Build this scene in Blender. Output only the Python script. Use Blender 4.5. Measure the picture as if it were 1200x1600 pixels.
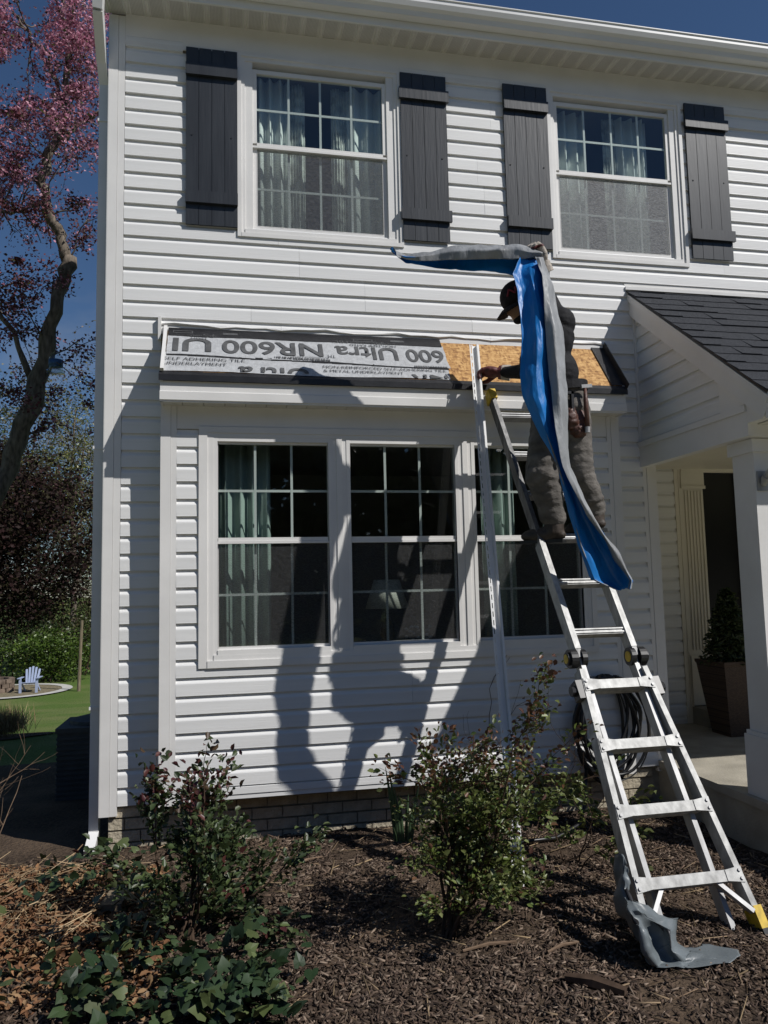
import bpy, bmesh, math, random
import numpy as np
from mathutils import Vector, Matrix, noise
rnd = random.Random(7); rng = np.random.default_rng(7)
scene = bpy.context.scene
for o in list(bpy.data.objects): bpy.data.objects.remove(o)

# ------------------------------------------------------------------ camera, world, sun, exposure
CAM = np.array([0.690468, -5.251998, 1.655476]); YAW, PIT, ROL, FPX = 0.202535, 0.095963, -0.021885, 1193.888
def cam_axes():
    cy, sy, cp, sp = math.cos(YAW), math.sin(YAW), math.cos(PIT), math.sin(PIT)
    f = np.array([sy*cp, cy*cp, sp]); r = np.array([cy, -sy, 0.]); u = np.cross(r, f)
    cr, sr = math.cos(ROL), math.sin(ROL)
    return cr*r+sr*u, -sr*r+cr*u, f
AR, AU, AF = cam_axes()
cam = bpy.data.cameras.new('camera'); camo = bpy.data.objects.new('camera', cam); scene.collection.objects.link(camo)
M = Matrix((( AR[0], AU[0], -AF[0], CAM[0]), (AR[1], AU[1], -AF[1], CAM[1]), (AR[2], AU[2], -AF[2], CAM[2]), (0, 0, 0, 1)))
camo.matrix_world = M
cam.sensor_fit = 'VERTICAL'; cam.sensor_height = 36; cam.sensor_width = 27; cam.lens = FPX/1600*36; cam.clip_start = .05; cam.clip_end = 2000
scene.camera = camo
SUN = Vector((1.25, -1.0, 1.55)).normalized()
wd = bpy.data.worlds.new('World'); scene.world = wd; wd.use_nodes = True
wn = wd.node_tree; bg = wn.nodes['Background']
sky = wn.nodes.new('ShaderNodeTexSky'); sky.sky_type = 'NISHITA'; sky.sun_disc = False
sky.sun_elevation = math.asin(SUN.z); sky.sun_rotation = math.atan2(SUN.x, SUN.y); sky.altitude = 0; sky.air_density = 1.0; sky.dust_density = 0.0; sky.ozone_density = 8.0
wt = wn.nodes.new('ShaderNodeTexCoord'); wm = wn.nodes.new('ShaderNodeMapping'); wm.inputs['Scale'].default_value = (2.2, 2.2, 7); wz = wn.nodes.new('ShaderNodeTexNoise'); wz.inputs['Scale'].default_value = 1.3; wz.inputs['Detail'].default_value = 8
wr = wn.nodes.new('ShaderNodeMapRange'); wr.inputs[1].default_value = .52; wr.inputs[2].default_value = .72; wsx = wn.nodes.new('ShaderNodeSeparateXYZ'); wr2 = wn.nodes.new('ShaderNodeMapRange'); wr2.inputs[1].default_value = .45; wr2.inputs[2].default_value = .2; wmu = wn.nodes.new('ShaderNodeMath'); wmu.operation = 'MULTIPLY'; wmu2 = wn.nodes.new('ShaderNodeMath'); wmu2.operation = 'MULTIPLY'; wmu2.inputs[1].default_value = .75
wmx = wn.nodes.new('ShaderNodeMix'); wmx.data_type = 'RGBA'; wmx.inputs[7].default_value = (5.5, 5.7, 6.0, 1)
wn.links.new(wt.outputs['Generated'], wm.inputs[0]); wn.links.new(wm.outputs[0], wz.inputs['Vector']); wn.links.new(wz.outputs[0], wr.inputs[0]); wn.links.new(wt.outputs['Generated'], wsx.inputs[0]); wn.links.new(wsx.outputs[2], wr2.inputs[0]); wn.links.new(wr.outputs[0], wmu.inputs[0]); wn.links.new(wr2.outputs[0], wmu.inputs[1]); wn.links.new(wmu.outputs[0], wmu2.inputs[0]); wn.links.new(wmu2.outputs[0], wmx.inputs[0]); wn.links.new(sky.outputs[0], wmx.inputs[6])
wn.links.new(wmx.outputs[2], bg.inputs[0]); bg.inputs[1].default_value = 0.060
sl = bpy.data.lights.new('sun', 'SUN'); sl.energy = 4.3; sl.angle = math.radians(.5); sl.color = (1, .97, .93)
so = bpy.data.objects.new('sun', sl); scene.collection.objects.link(so); so.rotation_euler = (-SUN).to_track_quat('-Z', 'Y').to_euler(); so.location = (8, -8, 12)
vs = scene.view_settings; vs.view_transform = 'Standard'; vs.look = 'None'; vs.exposure = 0.0; vs.gamma = 1; vs.use_curve_mapping = False
scene.cycles.max_bounces = 8; scene.cycles.transparent_max_bounces = 16; scene.cycles.caustics_reflective = False; scene.cycles.caustics_refractive = False

# ------------------------------------------------------------------ helpers
C = scene.collection
def hitp(px, py, n, c):                       # a point of the photograph carried onto a real plane n.p = c
    d = AF*FPX + AR*(px-600) - AU*(py-800); n = np.array(n, float)
    return Vector(CAM + d*((c-n@CAM)/(n@d)))
def at(px, py, y): return hitp(px, py, (0, 1, 0), y)
def gz(px, py, z=0.): return hitp(px, py, (0, 0, 1), z)
def link(name, me, mat=None, parent=None, loc=None, smooth=False):
    o = bpy.data.objects.new(name, me); C.objects.link(o)
    if mat is not None and len(me.materials) == 0:
        for m in (mat if isinstance(mat, (list, tuple)) else [mat]): me.materials.append(m)
    if loc is not None: o.location = loc
    if parent is not None:
        o.parent = parent; o.matrix_parent_inverse = Matrix.Translation(-Vector(parent.location)) if parent.type == 'EMPTY' else Matrix.Identity(4)
    if smooth: me.polygons.foreach_set('use_smooth', [True]*len(me.polygons))
    return o
def tag(o, label=None, cat=None, group=None, kind=None):
    if label: o['label'] = label
    if cat: o['category'] = cat
    if group: o['group'] = group
    if kind: o['kind'] = kind
    return o
def thing(name, loc, label, cat, group=None):
    o = bpy.data.objects.new(name, None); C.objects.link(o); o.location = loc; o.empty_display_size = .1
    return tag(o, label, cat, group)
class MB:
    def __init__(s): s.v = []; s.f = []; s.mi = []; s.cm = 0
    def add(s, v, f):
        n = len(s.v); s.v += [tuple(p) for p in v]; s.f += [tuple(i+n for i in q) for q in f]; s.mi += [s.cm]*len(f); return s
    def box(s, x0, x1, y0, y1, z0, z1):
        return s.add([(x0,y0,z0),(x1,y0,z0),(x1,y1,z0),(x0,y1,z0),(x0,y0,z1),(x1,y0,z1),(x1,y1,z1),(x0,y1,z1)],
                     [(0,3,2,1),(4,5,6,7),(0,1,5,4),(1,2,6,5),(2,3,7,6),(3,0,4,7)])
    def bar(s, p, q, w, h, up=(0,0,1), w2=None, h2=None):
        p, q = Vector(p), Vector(q); d = (q-p).normalized(); up = Vector(up); sd = d.cross(up).normalized(); u = sd.cross(d).normalized()
        w2 = w if w2 is None else w2; h2 = h if h2 is None else h2; v = []
        for c, a, b in ((p, w, h), (q, w2, h2)):
            for i, j in ((-1,-1),(1,-1),(1,1),(-1,1)): v.append(c+sd*a*.5*i+u*b*.5*j)
        return s.add(v, [(0,3,2,1),(4,5,6,7),(0,1,5,4),(1,2,6,5),(2,3,7,6),(3,0,4,7)])
    def ext(s, prof, x0, x1, cap=True):        # profile of (y, z), swept along x
        n = len(prof); v = [(x0,a,b) for a, b in prof]+[(x1,a,b) for a, b in prof]
        f = [(i, (i+1) % n, n+(i+1) % n, n+i) for i in range(n if cap else n-1)]
        if cap: f += [tuple(range(n))[::-1], tuple(range(n, 2*n))]
        return s.add(v, f)
    def tube(s, pts, r, n=6, cap=True):
        pts = [Vector(p) for p in pts]; k = len(pts); rs = r if isinstance(r, (list, tuple)) else [r]*k; v = []; f = []
        ref = Vector((.31, .52, .79))
        for i, p in enumerate(pts):
            d = (pts[min(i+1, k-1)]-pts[max(i-1, 0)]); d = d.normalized() if d.length > 1e-9 else Vector((0,0,1))
            a = d.cross(ref); a = a.normalized() if a.length > 1e-4 else d.orthogonal().normalized(); b = d.cross(a)
            for j in range(n): t = 2*math.pi*j/n; v.append(p+(a*math.cos(t)+b*math.sin(t))*rs[i])
        for i in range(k-1):
            for j in range(n): f.append((i*n+j, i*n+(j+1) % n, (i+1)*n+(j+1) % n, (i+1)*n+j))
        if cap: f += [tuple(range(n))[::-1], tuple(range((k-1)*n, k*n))]
        return s.add(v, f)
    def lathe(s, prof, c, n=16):
        c = Vector(c); v = []; f = []; k = len(prof)
        for r, z in prof:
            for j in range(n): t = 2*math.pi*j/n; v.append(c+Vector((r*math.cos(t), r*math.sin(t), z)))
        for i in range(k-1):
            for j in range(n): f.append((i*n+j, i*n+(j+1) % n, (i+1)*n+(j+1) % n, (i+1)*n+j))
        f += [tuple(range(n))[::-1], tuple(range((k-1)*n, k*n))]
        return s.add(v, f)
    def ell(s, c, r, n=10, m=7, rot=None):
        c = Vector(c); v = []; f = []
        for i in range(m+1):
            a = math.pi*i/m
            for j in range(n):
                t = 2*math.pi*j/n; p = Vector((r[0]*math.sin(a)*math.cos(t), r[1]*math.sin(a)*math.sin(t), -r[2]*math.cos(a)))
                v.append(c+(rot @ p if rot else p))
        for i in range(m):
            for j in range(n): f.append((i*n+j, i*n+(j+1) % n, (i+1)*n+(j+1) % n, (i+1)*n+j))
        return s.add(v, f)
    def mesh(s, name):
        me = bpy.data.meshes.new(name); me.from_pydata(s.v, [], s.f)
        if any(s.mi): me.polygons.foreach_set('material_index', s.mi)
        me.validate(); me.update(); return me
    def build(s, name, mat, parent=None, smooth=False, loc=None): return link(name, s.mesh(name), mat, parent, loc, smooth)
def npmesh(name, v, f, col=None):
    me = bpy.data.meshes.new(name); v = np.asarray(v, np.float32); f = np.asarray(f, np.int32); k = f.shape[1]
    me.vertices.add(len(v)); me.vertices.foreach_set('co', v.ravel()); me.loops.add(f.size); me.loops.foreach_set('vertex_index', f.ravel())
    me.polygons.add(len(f)); me.polygons.foreach_set('loop_start', np.arange(0, f.size, k, dtype=np.int32))
    me.update(calc_edges=True)
    if col is not None:
        a = me.color_attributes.new('Col', 'FLOAT_COLOR', 'POINT'); c = np.ones((len(v), 4), np.float32); c[:, :3] = col; a.data.foreach_set('color', c.ravel())
    return me
def remeshed(mb, vox, smooth_it=4, wr=0., wf=12., zsel=None):
    me = mb.mesh('tmp'); o = bpy.data.objects.new('tmp', me); C.objects.link(o)
    m = o.modifiers.new('r', 'REMESH'); m.mode = 'VOXEL'; m.voxel_size = vox
    if smooth_it: s2 = o.modifiers.new('s', 'SMOOTH'); s2.iterations = smooth_it; s2.factor = .5
    dg = bpy.context.evaluated_depsgraph_get(); dg.update(); r = bpy.data.meshes.new_from_object(o.evaluated_get(dg)); bpy.data.objects.remove(o)
    if wr:
        nr = [v.normal.copy() for v in r.vertices]
        for v, n in zip(r.vertices, nr):
            k = wr*(zsel(v.co) if zsel else 1.)
            q = Vector((v.co.x*wf*.6, v.co.y*wf*.6, v.co.z*wf*1.7)); q += Vector((noise.noise(q*.5),)*3)*.9; v.co += n*k*(1.6*abs(noise.noise(q))-.4+.7*abs(noise.noise(q*2.3)))
    r.polygons.foreach_set('use_smooth', [True]*len(r.polygons)); r.update(); return r

# ------------------------------------------------------------------ materials
def newmat(name):
    m = bpy.data.materials.new(name); m.use_nodes = True; return m, m.node_tree, m.node_tree.nodes['Principled BSDF']
def N(nt, t, **k):
    n = nt.nodes.new('ShaderNode'+t)
    for a, b in k.items(): setattr(n, a, b)
    return n
def mapped(nt, scale, space='Object'):
    t = N(nt, 'TexCoord'); mp = N(nt, 'Mapping'); mp.inputs['Scale'].default_value = scale
    nt.links.new(t.outputs[space], mp.inputs[0]); return mp.outputs[0]
def mat(name, col, rough=.6, var=.12, scale=(8,8,8), bump=0., bscale=None, metal=0., spec=.5, detail=4., col2=None):
    m, nt, b = newmat(name); v = mapped(nt, scale)
    nz = N(nt, 'TexNoise'); nz.inputs['Scale'].default_value = 1; nz.inputs['Detail'].default_value = detail; nt.links.new(v, nz.inputs['Vector'])
    r = N(nt, 'ValToRGB'); c1 = tuple(max(0, c*(1-var)) for c in col); c2 = col2 or tuple(min(1, c*(1+var)) for c in col)
    r.color_ramp.elements[0].color = (*c1, 1); r.color_ramp.elements[1].color = (*c2, 1); r.color_ramp.elements[0].position = .3; r.color_ramp.elements[1].position = .7
    nt.links.new(nz.outputs[0], r.inputs[0]); nt.links.new(r.outputs[0], b.inputs['Base Color'])
    b.inputs['Roughness'].default_value = rough; b.inputs['Metallic'].default_value = metal; b.inputs['Specular IOR Level'].default_value = spec
    if bump:
        z2 = N(nt, 'TexNoise'); z2.inputs['Scale'].default_value = 1; z2.inputs['Detail'].default_value = 3; nt.links.new(mapped(nt, bscale or scale), z2.inputs['Vector'])
        bp = N(nt, 'Bump'); bp.inputs['Strength'].default_value = bump; bp.inputs['Distance'].default_value = .01; nt.links.new(z2.outputs[0], bp.inputs['Height']); nt.links.new(bp.outputs[0], b.inputs['Normal'])
    return m
def attrmat(name, rough=.6, trans=0., spec=.3):
    m, nt, b = newmat(name); a = N(nt, 'Attribute'); a.attribute_name = 'Col'
    nt.links.new(a.outputs['Color'], b.inputs['Base Color']); b.inputs['Roughness'].default_value = rough; b.inputs['Specular IOR Level'].default_value = spec
    if trans:
        t = N(nt, 'BsdfTranslucent'); nt.links.new(a.outputs['Color'], t.inputs[0]); mx = N(nt, 'MixShader'); mx.inputs[0].default_value = trans
        nt.links.new(b.outputs[0], mx.inputs[1]); nt.links.new(t.outputs[0], mx.inputs[2]); nt.links.new(mx.outputs[0], nt.nodes['Material Output'].inputs[0])
    return m
VINYL = mat('vinyl_siding', (.74,.74,.73), .45, .045, (1.3, 3, 26), .12, (6, 30, 240), spec=.35)
nt_ = VINYL.node_tree; oi_ = nt_.nodes.new('ShaderNodeObjectInfo'); hs_ = nt_.nodes.new('ShaderNodeHueSaturation'); mr_ = nt_.nodes.new('ShaderNodeMapRange'); mr_.inputs[3].default_value = .955; mr_.inputs[4].default_value = 1.02
nt_.links.new(oi_.outputs['Random'], mr_.inputs[0]); nt_.links.new(mr_.outputs[0], hs_.inputs['Value']); rp_ = [n for n in nt_.nodes if n.type == 'VALTORGB'][0]; nt_.links.new(rp_.outputs[0], hs_.inputs['Color']); nt_.links.new(hs_.outputs[0], nt_.nodes['Principled BSDF'].inputs['Base Color'])
TRIM = mat('white_trim', (.72,.71,.69), .45, .06, (3, 3, 3), .05, (20, 20, 20), spec=.35)
CREAM = mat('cream_trim', (.70,.66,.56), .5, .05, (3, 3, 3), spec=.3)
GUTTER = mat('gutter_paint', (.72,.72,.71), .3, .05, (2, 6, 6), spec=.5)
SOFF = mat('soffit_vinyl', (.66,.64,.60), .6, .06, (6, 6, 6), .2, (160, 160, 160), spec=.2)
SHUT = mat('shutter_paint', (.021,.024,.029), .42, .15, (9, 9, 1.6), .10, (60, 60, 5), spec=.5, col2=(.029,.033,.039))
FOUND = mat('foundation_paint', (.42,.37,.28), .85, .2, (14, 14, 14), .8, (60, 60, 60), spec=.2)
MORT = mat('foundation_joint', (.34,.31,.25), .9, .2, (14, 14, 14), .4, (60, 60, 60), spec=.2)
CONC = mat('porch_concrete', (.36,.33,.27), .85, .18, (5, 5, 5), .35, (70, 70, 70), spec=.25)
BLACK = mat('black_metal', (.016,.016,.018), .42, .3, (9, 9, 9), .12, (30, 30, 30))
RUBBER = mat('black_rubber', (.014,.014,.015), .38, .25, (30, 30, 30))
ALU = mat('ladder_aluminium', (.36,.36,.36), .5, .25, (14, 14, 4), .05, (60, 60, 8), metal=.35)
ALUW = mat('worn_aluminium', (.38,.38,.37), .55, .32, (26, 26, 14), .06, (90, 90, 30), metal=.25, detail=8)
SCUFF_SHADE = mat('scuffed_shaded_rail', (.12,.12,.12), .5, .4, (30, 30, 10), .05, (90, 90, 40), metal=.4, col2=(.22,.22,.22))  # scuffs are wear; the dark base paints in shadow on the upper rails
YEL = mat('yellow_plastic', (.62,.42,.03), .5, .25, (40, 40, 40))
WHITEPL = mat('white_plastic', (.78,.78,.77), .4, .04, (6, 6, 6))
SHING = mat('asphalt_shingle', (.045,.048,.055), .9, .55, (120, 120, 120), .7, (300, 300, 300), spec=.2)
ROOFM = mat('roof_shingle', (.05,.05,.055), .9, .5, (30, 30, 30), .5, (80, 80, 80), spec=.2)
INT = mat('interior_paint', (.30,.29,.27), .9, .05, (2, 2, 2))
INTF = mat('interior_floor', (.12,.08,.05), .6, .3, (1, 12, 1))
CURT = mat('curtain_white', (.78,.80,.77), .9, .05, (9, 9, 9))
CURTB = mat('curtain_green', (.34,.41,.37), .9, .08, (9, 9, 9))
CURTP = mat('curtain_floral', (.55,.56,.52), .9, .45, (16, 16, 16), detail=6)
SHADE = mat('lamp_shade_cloth', (.75,.72,.64), .9, .04)
BRASS = mat('lamp_base', (.25,.2,.12), .4, .3, (20, 20, 20), metal=.6)
WOOD = mat('table_wood', (.20,.10,.04), .5, .4, (2, 20, 20))
POSTW = mat('weathered_wood', (.20,.16,.11), .9, .4, (30, 30, 4), .5, (60, 60, 6), spec=.15)
SHEET = mat('bare_sheathing', (.30,.27,.21), .9, .35, (5, 5, 22), .2, spec=.15)
SKIN = mat('skin', (.30,.17,.11), .55, .08, (20, 20, 20))
SHIRT = mat('black_shirt', (.012,.012,.014), .8, .3, (25, 25, 25), .35, (50, 50, 50), spec=.25)
PANTS = mat('work_trousers', (.125,.115,.105), .85, .38, (9, 9, 16), .6, (40, 40, 60), spec=.2)
LEATH = mat('tool_leather', (.075,.03,.02), .55, .4, (25, 25, 25), .3, (60, 60, 60))
GLOVE = mat('work_glove', (.42,.38,.33), .85, .3, (30, 30, 60), .5, (90, 90, 160), col2=(.5,.44,.38))
GLOVER = mat('glove_palm', (.10,.02,.02), .6, .3, (40, 40, 40), .3, (80, 80, 80))
BOOT = mat('work_boot', (.04,.028,.02), .6, .4, (30, 30, 30), .3, (60, 60, 60))
CAPM = mat('cap_cloth', (.02,.016,.017), .85, .3, (40, 40, 40), .3, (90, 90, 90), spec=.2)
CAPR = mat('cap_emblem_red', (.20,.02,.035), .8, .2, (60, 60, 60))
FBLUE = mat('film_blue', (.007,.150,.45), .42, .22, (7, 7, 3), .5, (34, 34, 12), spec=.4)
FGREY = mat('film_grey', (.25,.26,.27), .5, .28, (9, 9, 4), .6, (36, 36, 14), spec=.4)
TARPD = mat('film_slate', (.13,.15,.16), .42, .2, (6, 6, 6), .35, (20, 20, 20), spec=.5)
INK = mat('printed_ink', (.075,.077,.08), .8, .3, (20, 20, 20))
BARK = mat('bark', (.15,.125,.10), .95, .5, (26, 26, 8), .9, (45, 45, 14), spec=.15)
TWIG = mat('twig_bark', (.075,.05,.035), .9, .4, (20, 20, 20), spec=.15)
DRYTW = mat('dry_twig', (.16,.11,.075), .9, .3, (20, 20, 20), spec=.15)
STONE = mat('pit_stone', (.17,.13,.10), .95, .4, (8, 8, 8), .6, (25, 25, 25), spec=.15)
PAVE = mat('pale_edging', (.5,.49,.45), .9, .15, (5, 5, 5), spec=.2)
GRAV = mat('pit_gravel', (.20,.17,.11), .95, .4, (12, 12, 12), .6, (60, 60, 60), spec=.15)
CHAIRP = mat('lavender_plastic', (.36,.42,.58), .5, .06, (6, 6, 6))
ACM = mat('condenser_metal', (.06,.065,.065), .6, .2, (8, 8, 8))
DOORM = mat('door_paint', (.008,.008,.009), .3, .2, (5, 5, 5))
SOIL = mat('potting_soil', (.03,.02,.015), .95, .4, (40, 40, 40))
LABELB = mat('bottle_label', (.03,.09,.22), .5, .2, (30, 30, 30))
LEAF = attrmat('leaf', .42, .22, .45); BLOS = attrmat('blossom', .7, .3, .2); CHIPS = attrmat('mulch_chip', .9, 0, .15); DLEAF = attrmat('dry_leaf', .85, .12, .2); IVYM = attrmat('ivy_leaf', .5, .1, .35)
def glassmat(name, tint, base, f=1.45):
    m, nt, b = newmat(name); t = N(nt, 'BsdfTransparent'); t.inputs[0].default_value = (*tint, 1); g = N(nt, 'BsdfGlossy'); g.inputs['Roughness'].default_value = .015
    lw = N(nt, 'LayerWeight'); lw.inputs[0].default_value = .5; fr = N(nt, 'Math'); fr.operation = 'POWER'; fr.inputs[1].default_value = 5; nt.links.new(lw.outputs['Facing'], fr.inputs[0]); ad = N(nt, 'Math'); ad.operation = 'ADD'; ad.use_clamp = True; ad.inputs[1].default_value = base
    nt.links.new(fr.outputs[0], ad.inputs[0]); mx = N(nt, 'MixShader'); nt.links.new(ad.outputs[0], mx.inputs[0]); nt.links.new(t.outputs[0], mx.inputs[1]); nt.links.new(g.outputs[0], mx.inputs[2])
    nz = N(nt, 'TexNoise'); nz.inputs['Scale'].default_value = 1.6; bp = N(nt, 'Bump'); bp.inputs['Strength'].default_value = .02; bp.inputs['Distance'].default_value = .02
    nt.links.new(mapped(nt, (1,1,1)), nz.inputs['Vector']); nt.links.new(nz.outputs[0], bp.inputs['Height']); nt.links.new(bp.outputs[0], g.inputs['Normal'])
    nt.links.new(mx.outputs[0], nt.nodes['Material Output'].inputs[0]); return m
GLASS = glassmat('window_glass', (.80,.87,.85), .11); PET = glassmat('clear_bottle', (.86,.9,.92), .09)
def screenmat(name, c, lo, hi):
    m, nt, b = newmat(name); b.inputs['Base Color'].default_value = (c, c*1.02, c*1.03, 1); b.inputs['Roughness'].default_value = .6
    t = N(nt, 'BsdfTransparent'); mx = N(nt, 'MixShader'); nz = N(nt, 'TexNoise'); nz.inputs['Scale'].default_value = 1; nz.inputs['Detail'].default_value = 2
    nt.links.new(mapped(nt, (60, 60, 300)), nz.inputs['Vector']); r = N(nt, 'MapRange'); r.inputs[1].default_value = .3; r.inputs[2].default_value = .7; r.inputs[3].default_value = lo; r.inputs[4].default_value = hi
    nt.links.new(nz.outputs[0], r.inputs[0]); nt.links.new(r.outputs[0], mx.inputs[0]); nt.links.new(t.outputs[0], mx.inputs[1]); nt.links.new(b.outputs[0], mx.inputs[2]); nt.links.new(mx.outputs[0], nt.nodes['Material Output'].inputs[0]); return m
SCREEN = screenmat('insect_mesh', .09, .12, .45); SCREEN1 = screenmat('insect_mesh_mid', .15, .18, .5); SCREEN2 = screenmat('insect_mesh_pale', .27, .3, .72)  # upstairs meshes paler and more opaque than the bay's, right window most
def osbmat():
    m, nt, b = newmat('osb_board'); b.inputs['Roughness'].default_value = .8
    v1 = N(nt, 'TexVoronoi'); v1.inputs['Scale'].default_value = 1; nt.links.new(mapped(nt, (22, 70, 70)), v1.inputs['Vector'])
    v2 = N(nt, 'TexVoronoi'); v2.inputs['Scale'].default_value = 1; nt.links.new(mapped(nt, (60, 30, 30)), v2.inputs['Vector'])
    mx = N(nt, 'Mix'); mx.data_type = 'RGBA'; mx.inputs[0].default_value = .5; nt.links.new(v1.outputs['Color'], mx.inputs[6]); nt.links.new(v2.outputs['Color'], mx.inputs[7])
    bw = N(nt, 'RGBToBW'); nt.links.new(mx.outputs[2], bw.inputs[0]); r = N(nt, 'ValToRGB'); e = r.color_ramp.elements
    e[0].position = .2; e[0].color = (.22,.10,.03,1); e[1].position = .8; e[1].color = (.62,.38,.15,1); k = e.new(.5); k.color = (.46,.25,.085,1)
    nt.links.new(bw.outputs[0], r.inputs[0]); nt.links.new(r.outputs[0], b.inputs['Base Color']); return m
OSB = osbmat()
FLEECE = mat('underlayment_fleece', (.42,.43,.44), .85, .14, (35, 35, 35), .3, (120, 120, 120), spec=.2, detail=6)
def wickermat():
    m, nt, b = newmat('wicker'); b.inputs['Roughness'].default_value = .6
    w = N(nt, 'TexBrick'); w.inputs['Scale'].default_value = 1; w.inputs['Color1'].default_value = (.085,.05,.034,1); w.inputs['Color2'].default_value = (.14,.09,.06,1); w.inputs['Mortar'].default_value = (.02,.012,.01,1); w.inputs['Mortar Size'].default_value = .03
    t = N(nt, 'TexCoord'); mp = N(nt, 'Mapping'); mp.inputs['Rotation'].default_value = (math.pi/2, 0, 0); mp.inputs['Scale'].default_value = (34, 34, 34); nt.links.new(t.outputs['Object'], mp.inputs[0]); nt.links.new(mp.outputs[0], w.inputs['Vector'])
    nt.links.new(w.outputs[0], b.inputs['Base Color']); bp = N(nt, 'Bump'); bp.inputs['Distance'].default_value = .008; nt.links.new(w.outputs['Fac'], bp.inputs['Height']); bp.invert = True; nt.links.new(bp.outputs[0], b.inputs['Normal']); return m
WICK = wickermat()
def groundmat(name, c1, c2, c3, s1, s2, bump):
    m, nt, b = newmat(name); b.inputs['Roughness'].default_value = .95; b.inputs['Specular IOR Level'].default_value = .15
    a = N(nt, 'TexNoise'); a.inputs['Scale'].default_value = s1; a.inputs['Detail'].default_value = 8; d = N(nt, 'TexNoise'); d.inputs['Scale'].default_value = s2; d.inputs['Detail'].default_value = 6
    v = mapped(nt, (1,1,1)); nt.links.new(v, a.inputs['Vector']); nt.links.new(v, d.inputs['Vector'])
    r = N(nt, 'ValToRGB'); r.color_ramp.elements[0].color = (*c1,1); r.color_ramp.elements[1].color = (*c2,1); r.color_ramp.elements[0].position = .35; r.color_ramp.elements[1].position = .65; nt.links.new(d.outputs[0], r.inputs[0])
    mx = N(nt, 'Mix'); mx.data_type = 'RGBA'; rr = N(nt, 'MapRange'); rr.inputs[1].default_value = .45; rr.inputs[2].default_value = .7; nt.links.new(a.outputs[0], rr.inputs[0]); nt.links.new(rr.outputs[0], mx.inputs[0])
    nt.links.new(r.outputs[0], mx.inputs[6]); mx.inputs[7].default_value = (*c3,1); nt.links.new(mx.outputs[2], b.inputs['Base Color'])
    bp = N(nt, 'Bump'); bp.inputs['Strength'].default_value = bump; bp.inputs['Distance'].default_value = .03; nt.links.new(d.outputs[0], bp.inputs['Height']); nt.links.new(bp.outputs[0], b.inputs['Normal']); return m
LAWN = groundmat('lawn_grass', (.060,.105,.020), (.115,.175,.040), (.15,.17,.06), .5, 28, .8)
BED = groundmat('bed_soil', (.035,.025,.018), (.085,.060,.042), (.12,.085,.058), 1.6, 45, .9)

# ------------------------------------------------------------------ ground
def gh(x, y):
    base = 0. if y < .6 else -.087*(y-.6)*1.03 if y < 20.5 else -1.783
    if y < -3.2: base -= .03*min(6, (-3.2-y))
    return base
def terrain(name, xs, ys, mt, dz=0., amp=0.):
    v = []; f = []
    for y in ys:
        for x in xs: v.append((x, y, gh(x, y)+dz+amp*(noise.noise(Vector((x*2.3, y*2.3, 0)))+.5*noise.noise(Vector((x*7, y*7, 3))))))
    n = len(xs)
    for j in range(len(ys)-1):
        for i in range(n-1): f.append((j*n+i, j*n+i+1, (j+1)*n+i+1, (j+1)*n+i))
    o = link(name, npmesh(name, v, f), mt, smooth=True); return tag(o, kind='structure')
gx = [-400,-150,-60,-30,-15,-8,-5,-3,-2,-1,0,2,4,6,8,12,20,40,90,200,400]; gy = [-300,-100,-40,-20,-10,-6,-4,-3.2,-2,-1,0,.6,1.5,3,5,8,12,16,20.5,25,32,45,80,200,500]
terrain('lawn', gx, gy, LAWN)
bx = list(np.linspace(-1.6, 3.79, 80)); by = list(np.linspace(-3.1, .0, 50))
terrain('mulch_bed', bx, by, BED, .03, .022)
terrain('side_shade_bed', list(np.linspace(-4.5, -.11, 30)), list(np.linspace(-.02, 4.6, 30)), BED, .028, .012)  # dark soil sheet added to deepen the house's shade on the side lawn
tag(MB().add([(-9,-14,gh(0,-14)+.03),(14,-14,gh(0,-14)+.03),(14,-6,gh(0,-6)+.03),(-9,-6,gh(0,-6)+.03),(14,-3.25,gh(0,-3.25)+.03),(-9,-3.25,gh(0,-3.25)+.03)],[(0,1,2,3),(3,2,4,5)]).build('unseen_bounce_paving', CONC), kind='structure')  # unseen paving added to bounce neutral light in place of lawn green
def bedz(x, y): return .03+.022*(noise.noise(Vector((x*2.3, y*2.3, 0)))+.5*noise.noise(Vector((x*7, y*7, 3))))

# ------------------------------------------------------------------ house
CR = .1143; Z0 = 5.33; ZB = .30; XL, XR = -.105, 7.4; HD = 4.8
house = thing('house', (3.6, 2.7, 0), 'white two-storey house with lap siding, dark shutters and a bay window', 'house')
sh = MB()
W1 = (.79, 1.93, 4.14, 5.46); W2 = (3.15, 4.25, 4.14, 5.46); BAYX0, BAYX1, BD = .27, 3.50, .16
BO = (.55, 3.215, 1.2, 2.68)
def wallgrid(mb, x0, x1, z0, z1, y0, y1, holes):
    xs = sorted(q for q in {x0, x1, *[h[0] for h in holes], *[h[1] for h in holes]} if x0 <= q <= x1); zs = sorted(q for q in {z0, z1, *[h[2] for h in holes], *[h[3] for h in holes]} if z0 <= q <= z1)
    for i in range(len(xs)-1):
        for j in range(len(zs)-1):
            cx, cz = (xs[i]+xs[i+1])/2, (zs[j]+zs[j+1])/2
            if any(h[0] < cx < h[1] and h[2] < cz < h[3] for h in holes): continue
            mb.box(xs[i], xs[i+1], y0, y1, zs[j], zs[j+1])
fw = MB(); wallgrid(fw, -.10, 3.86, .28, 5.69, .004, .12, [W1, W2, (BAYX0+.05, BAYX1-.05, .36, 3.0)])
wallgrid(fw, 3.86, XR, 2.7, 5.69, .004, .12, [W2])
front_wall = fw.build('front_wall', SHEET, house)
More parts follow.
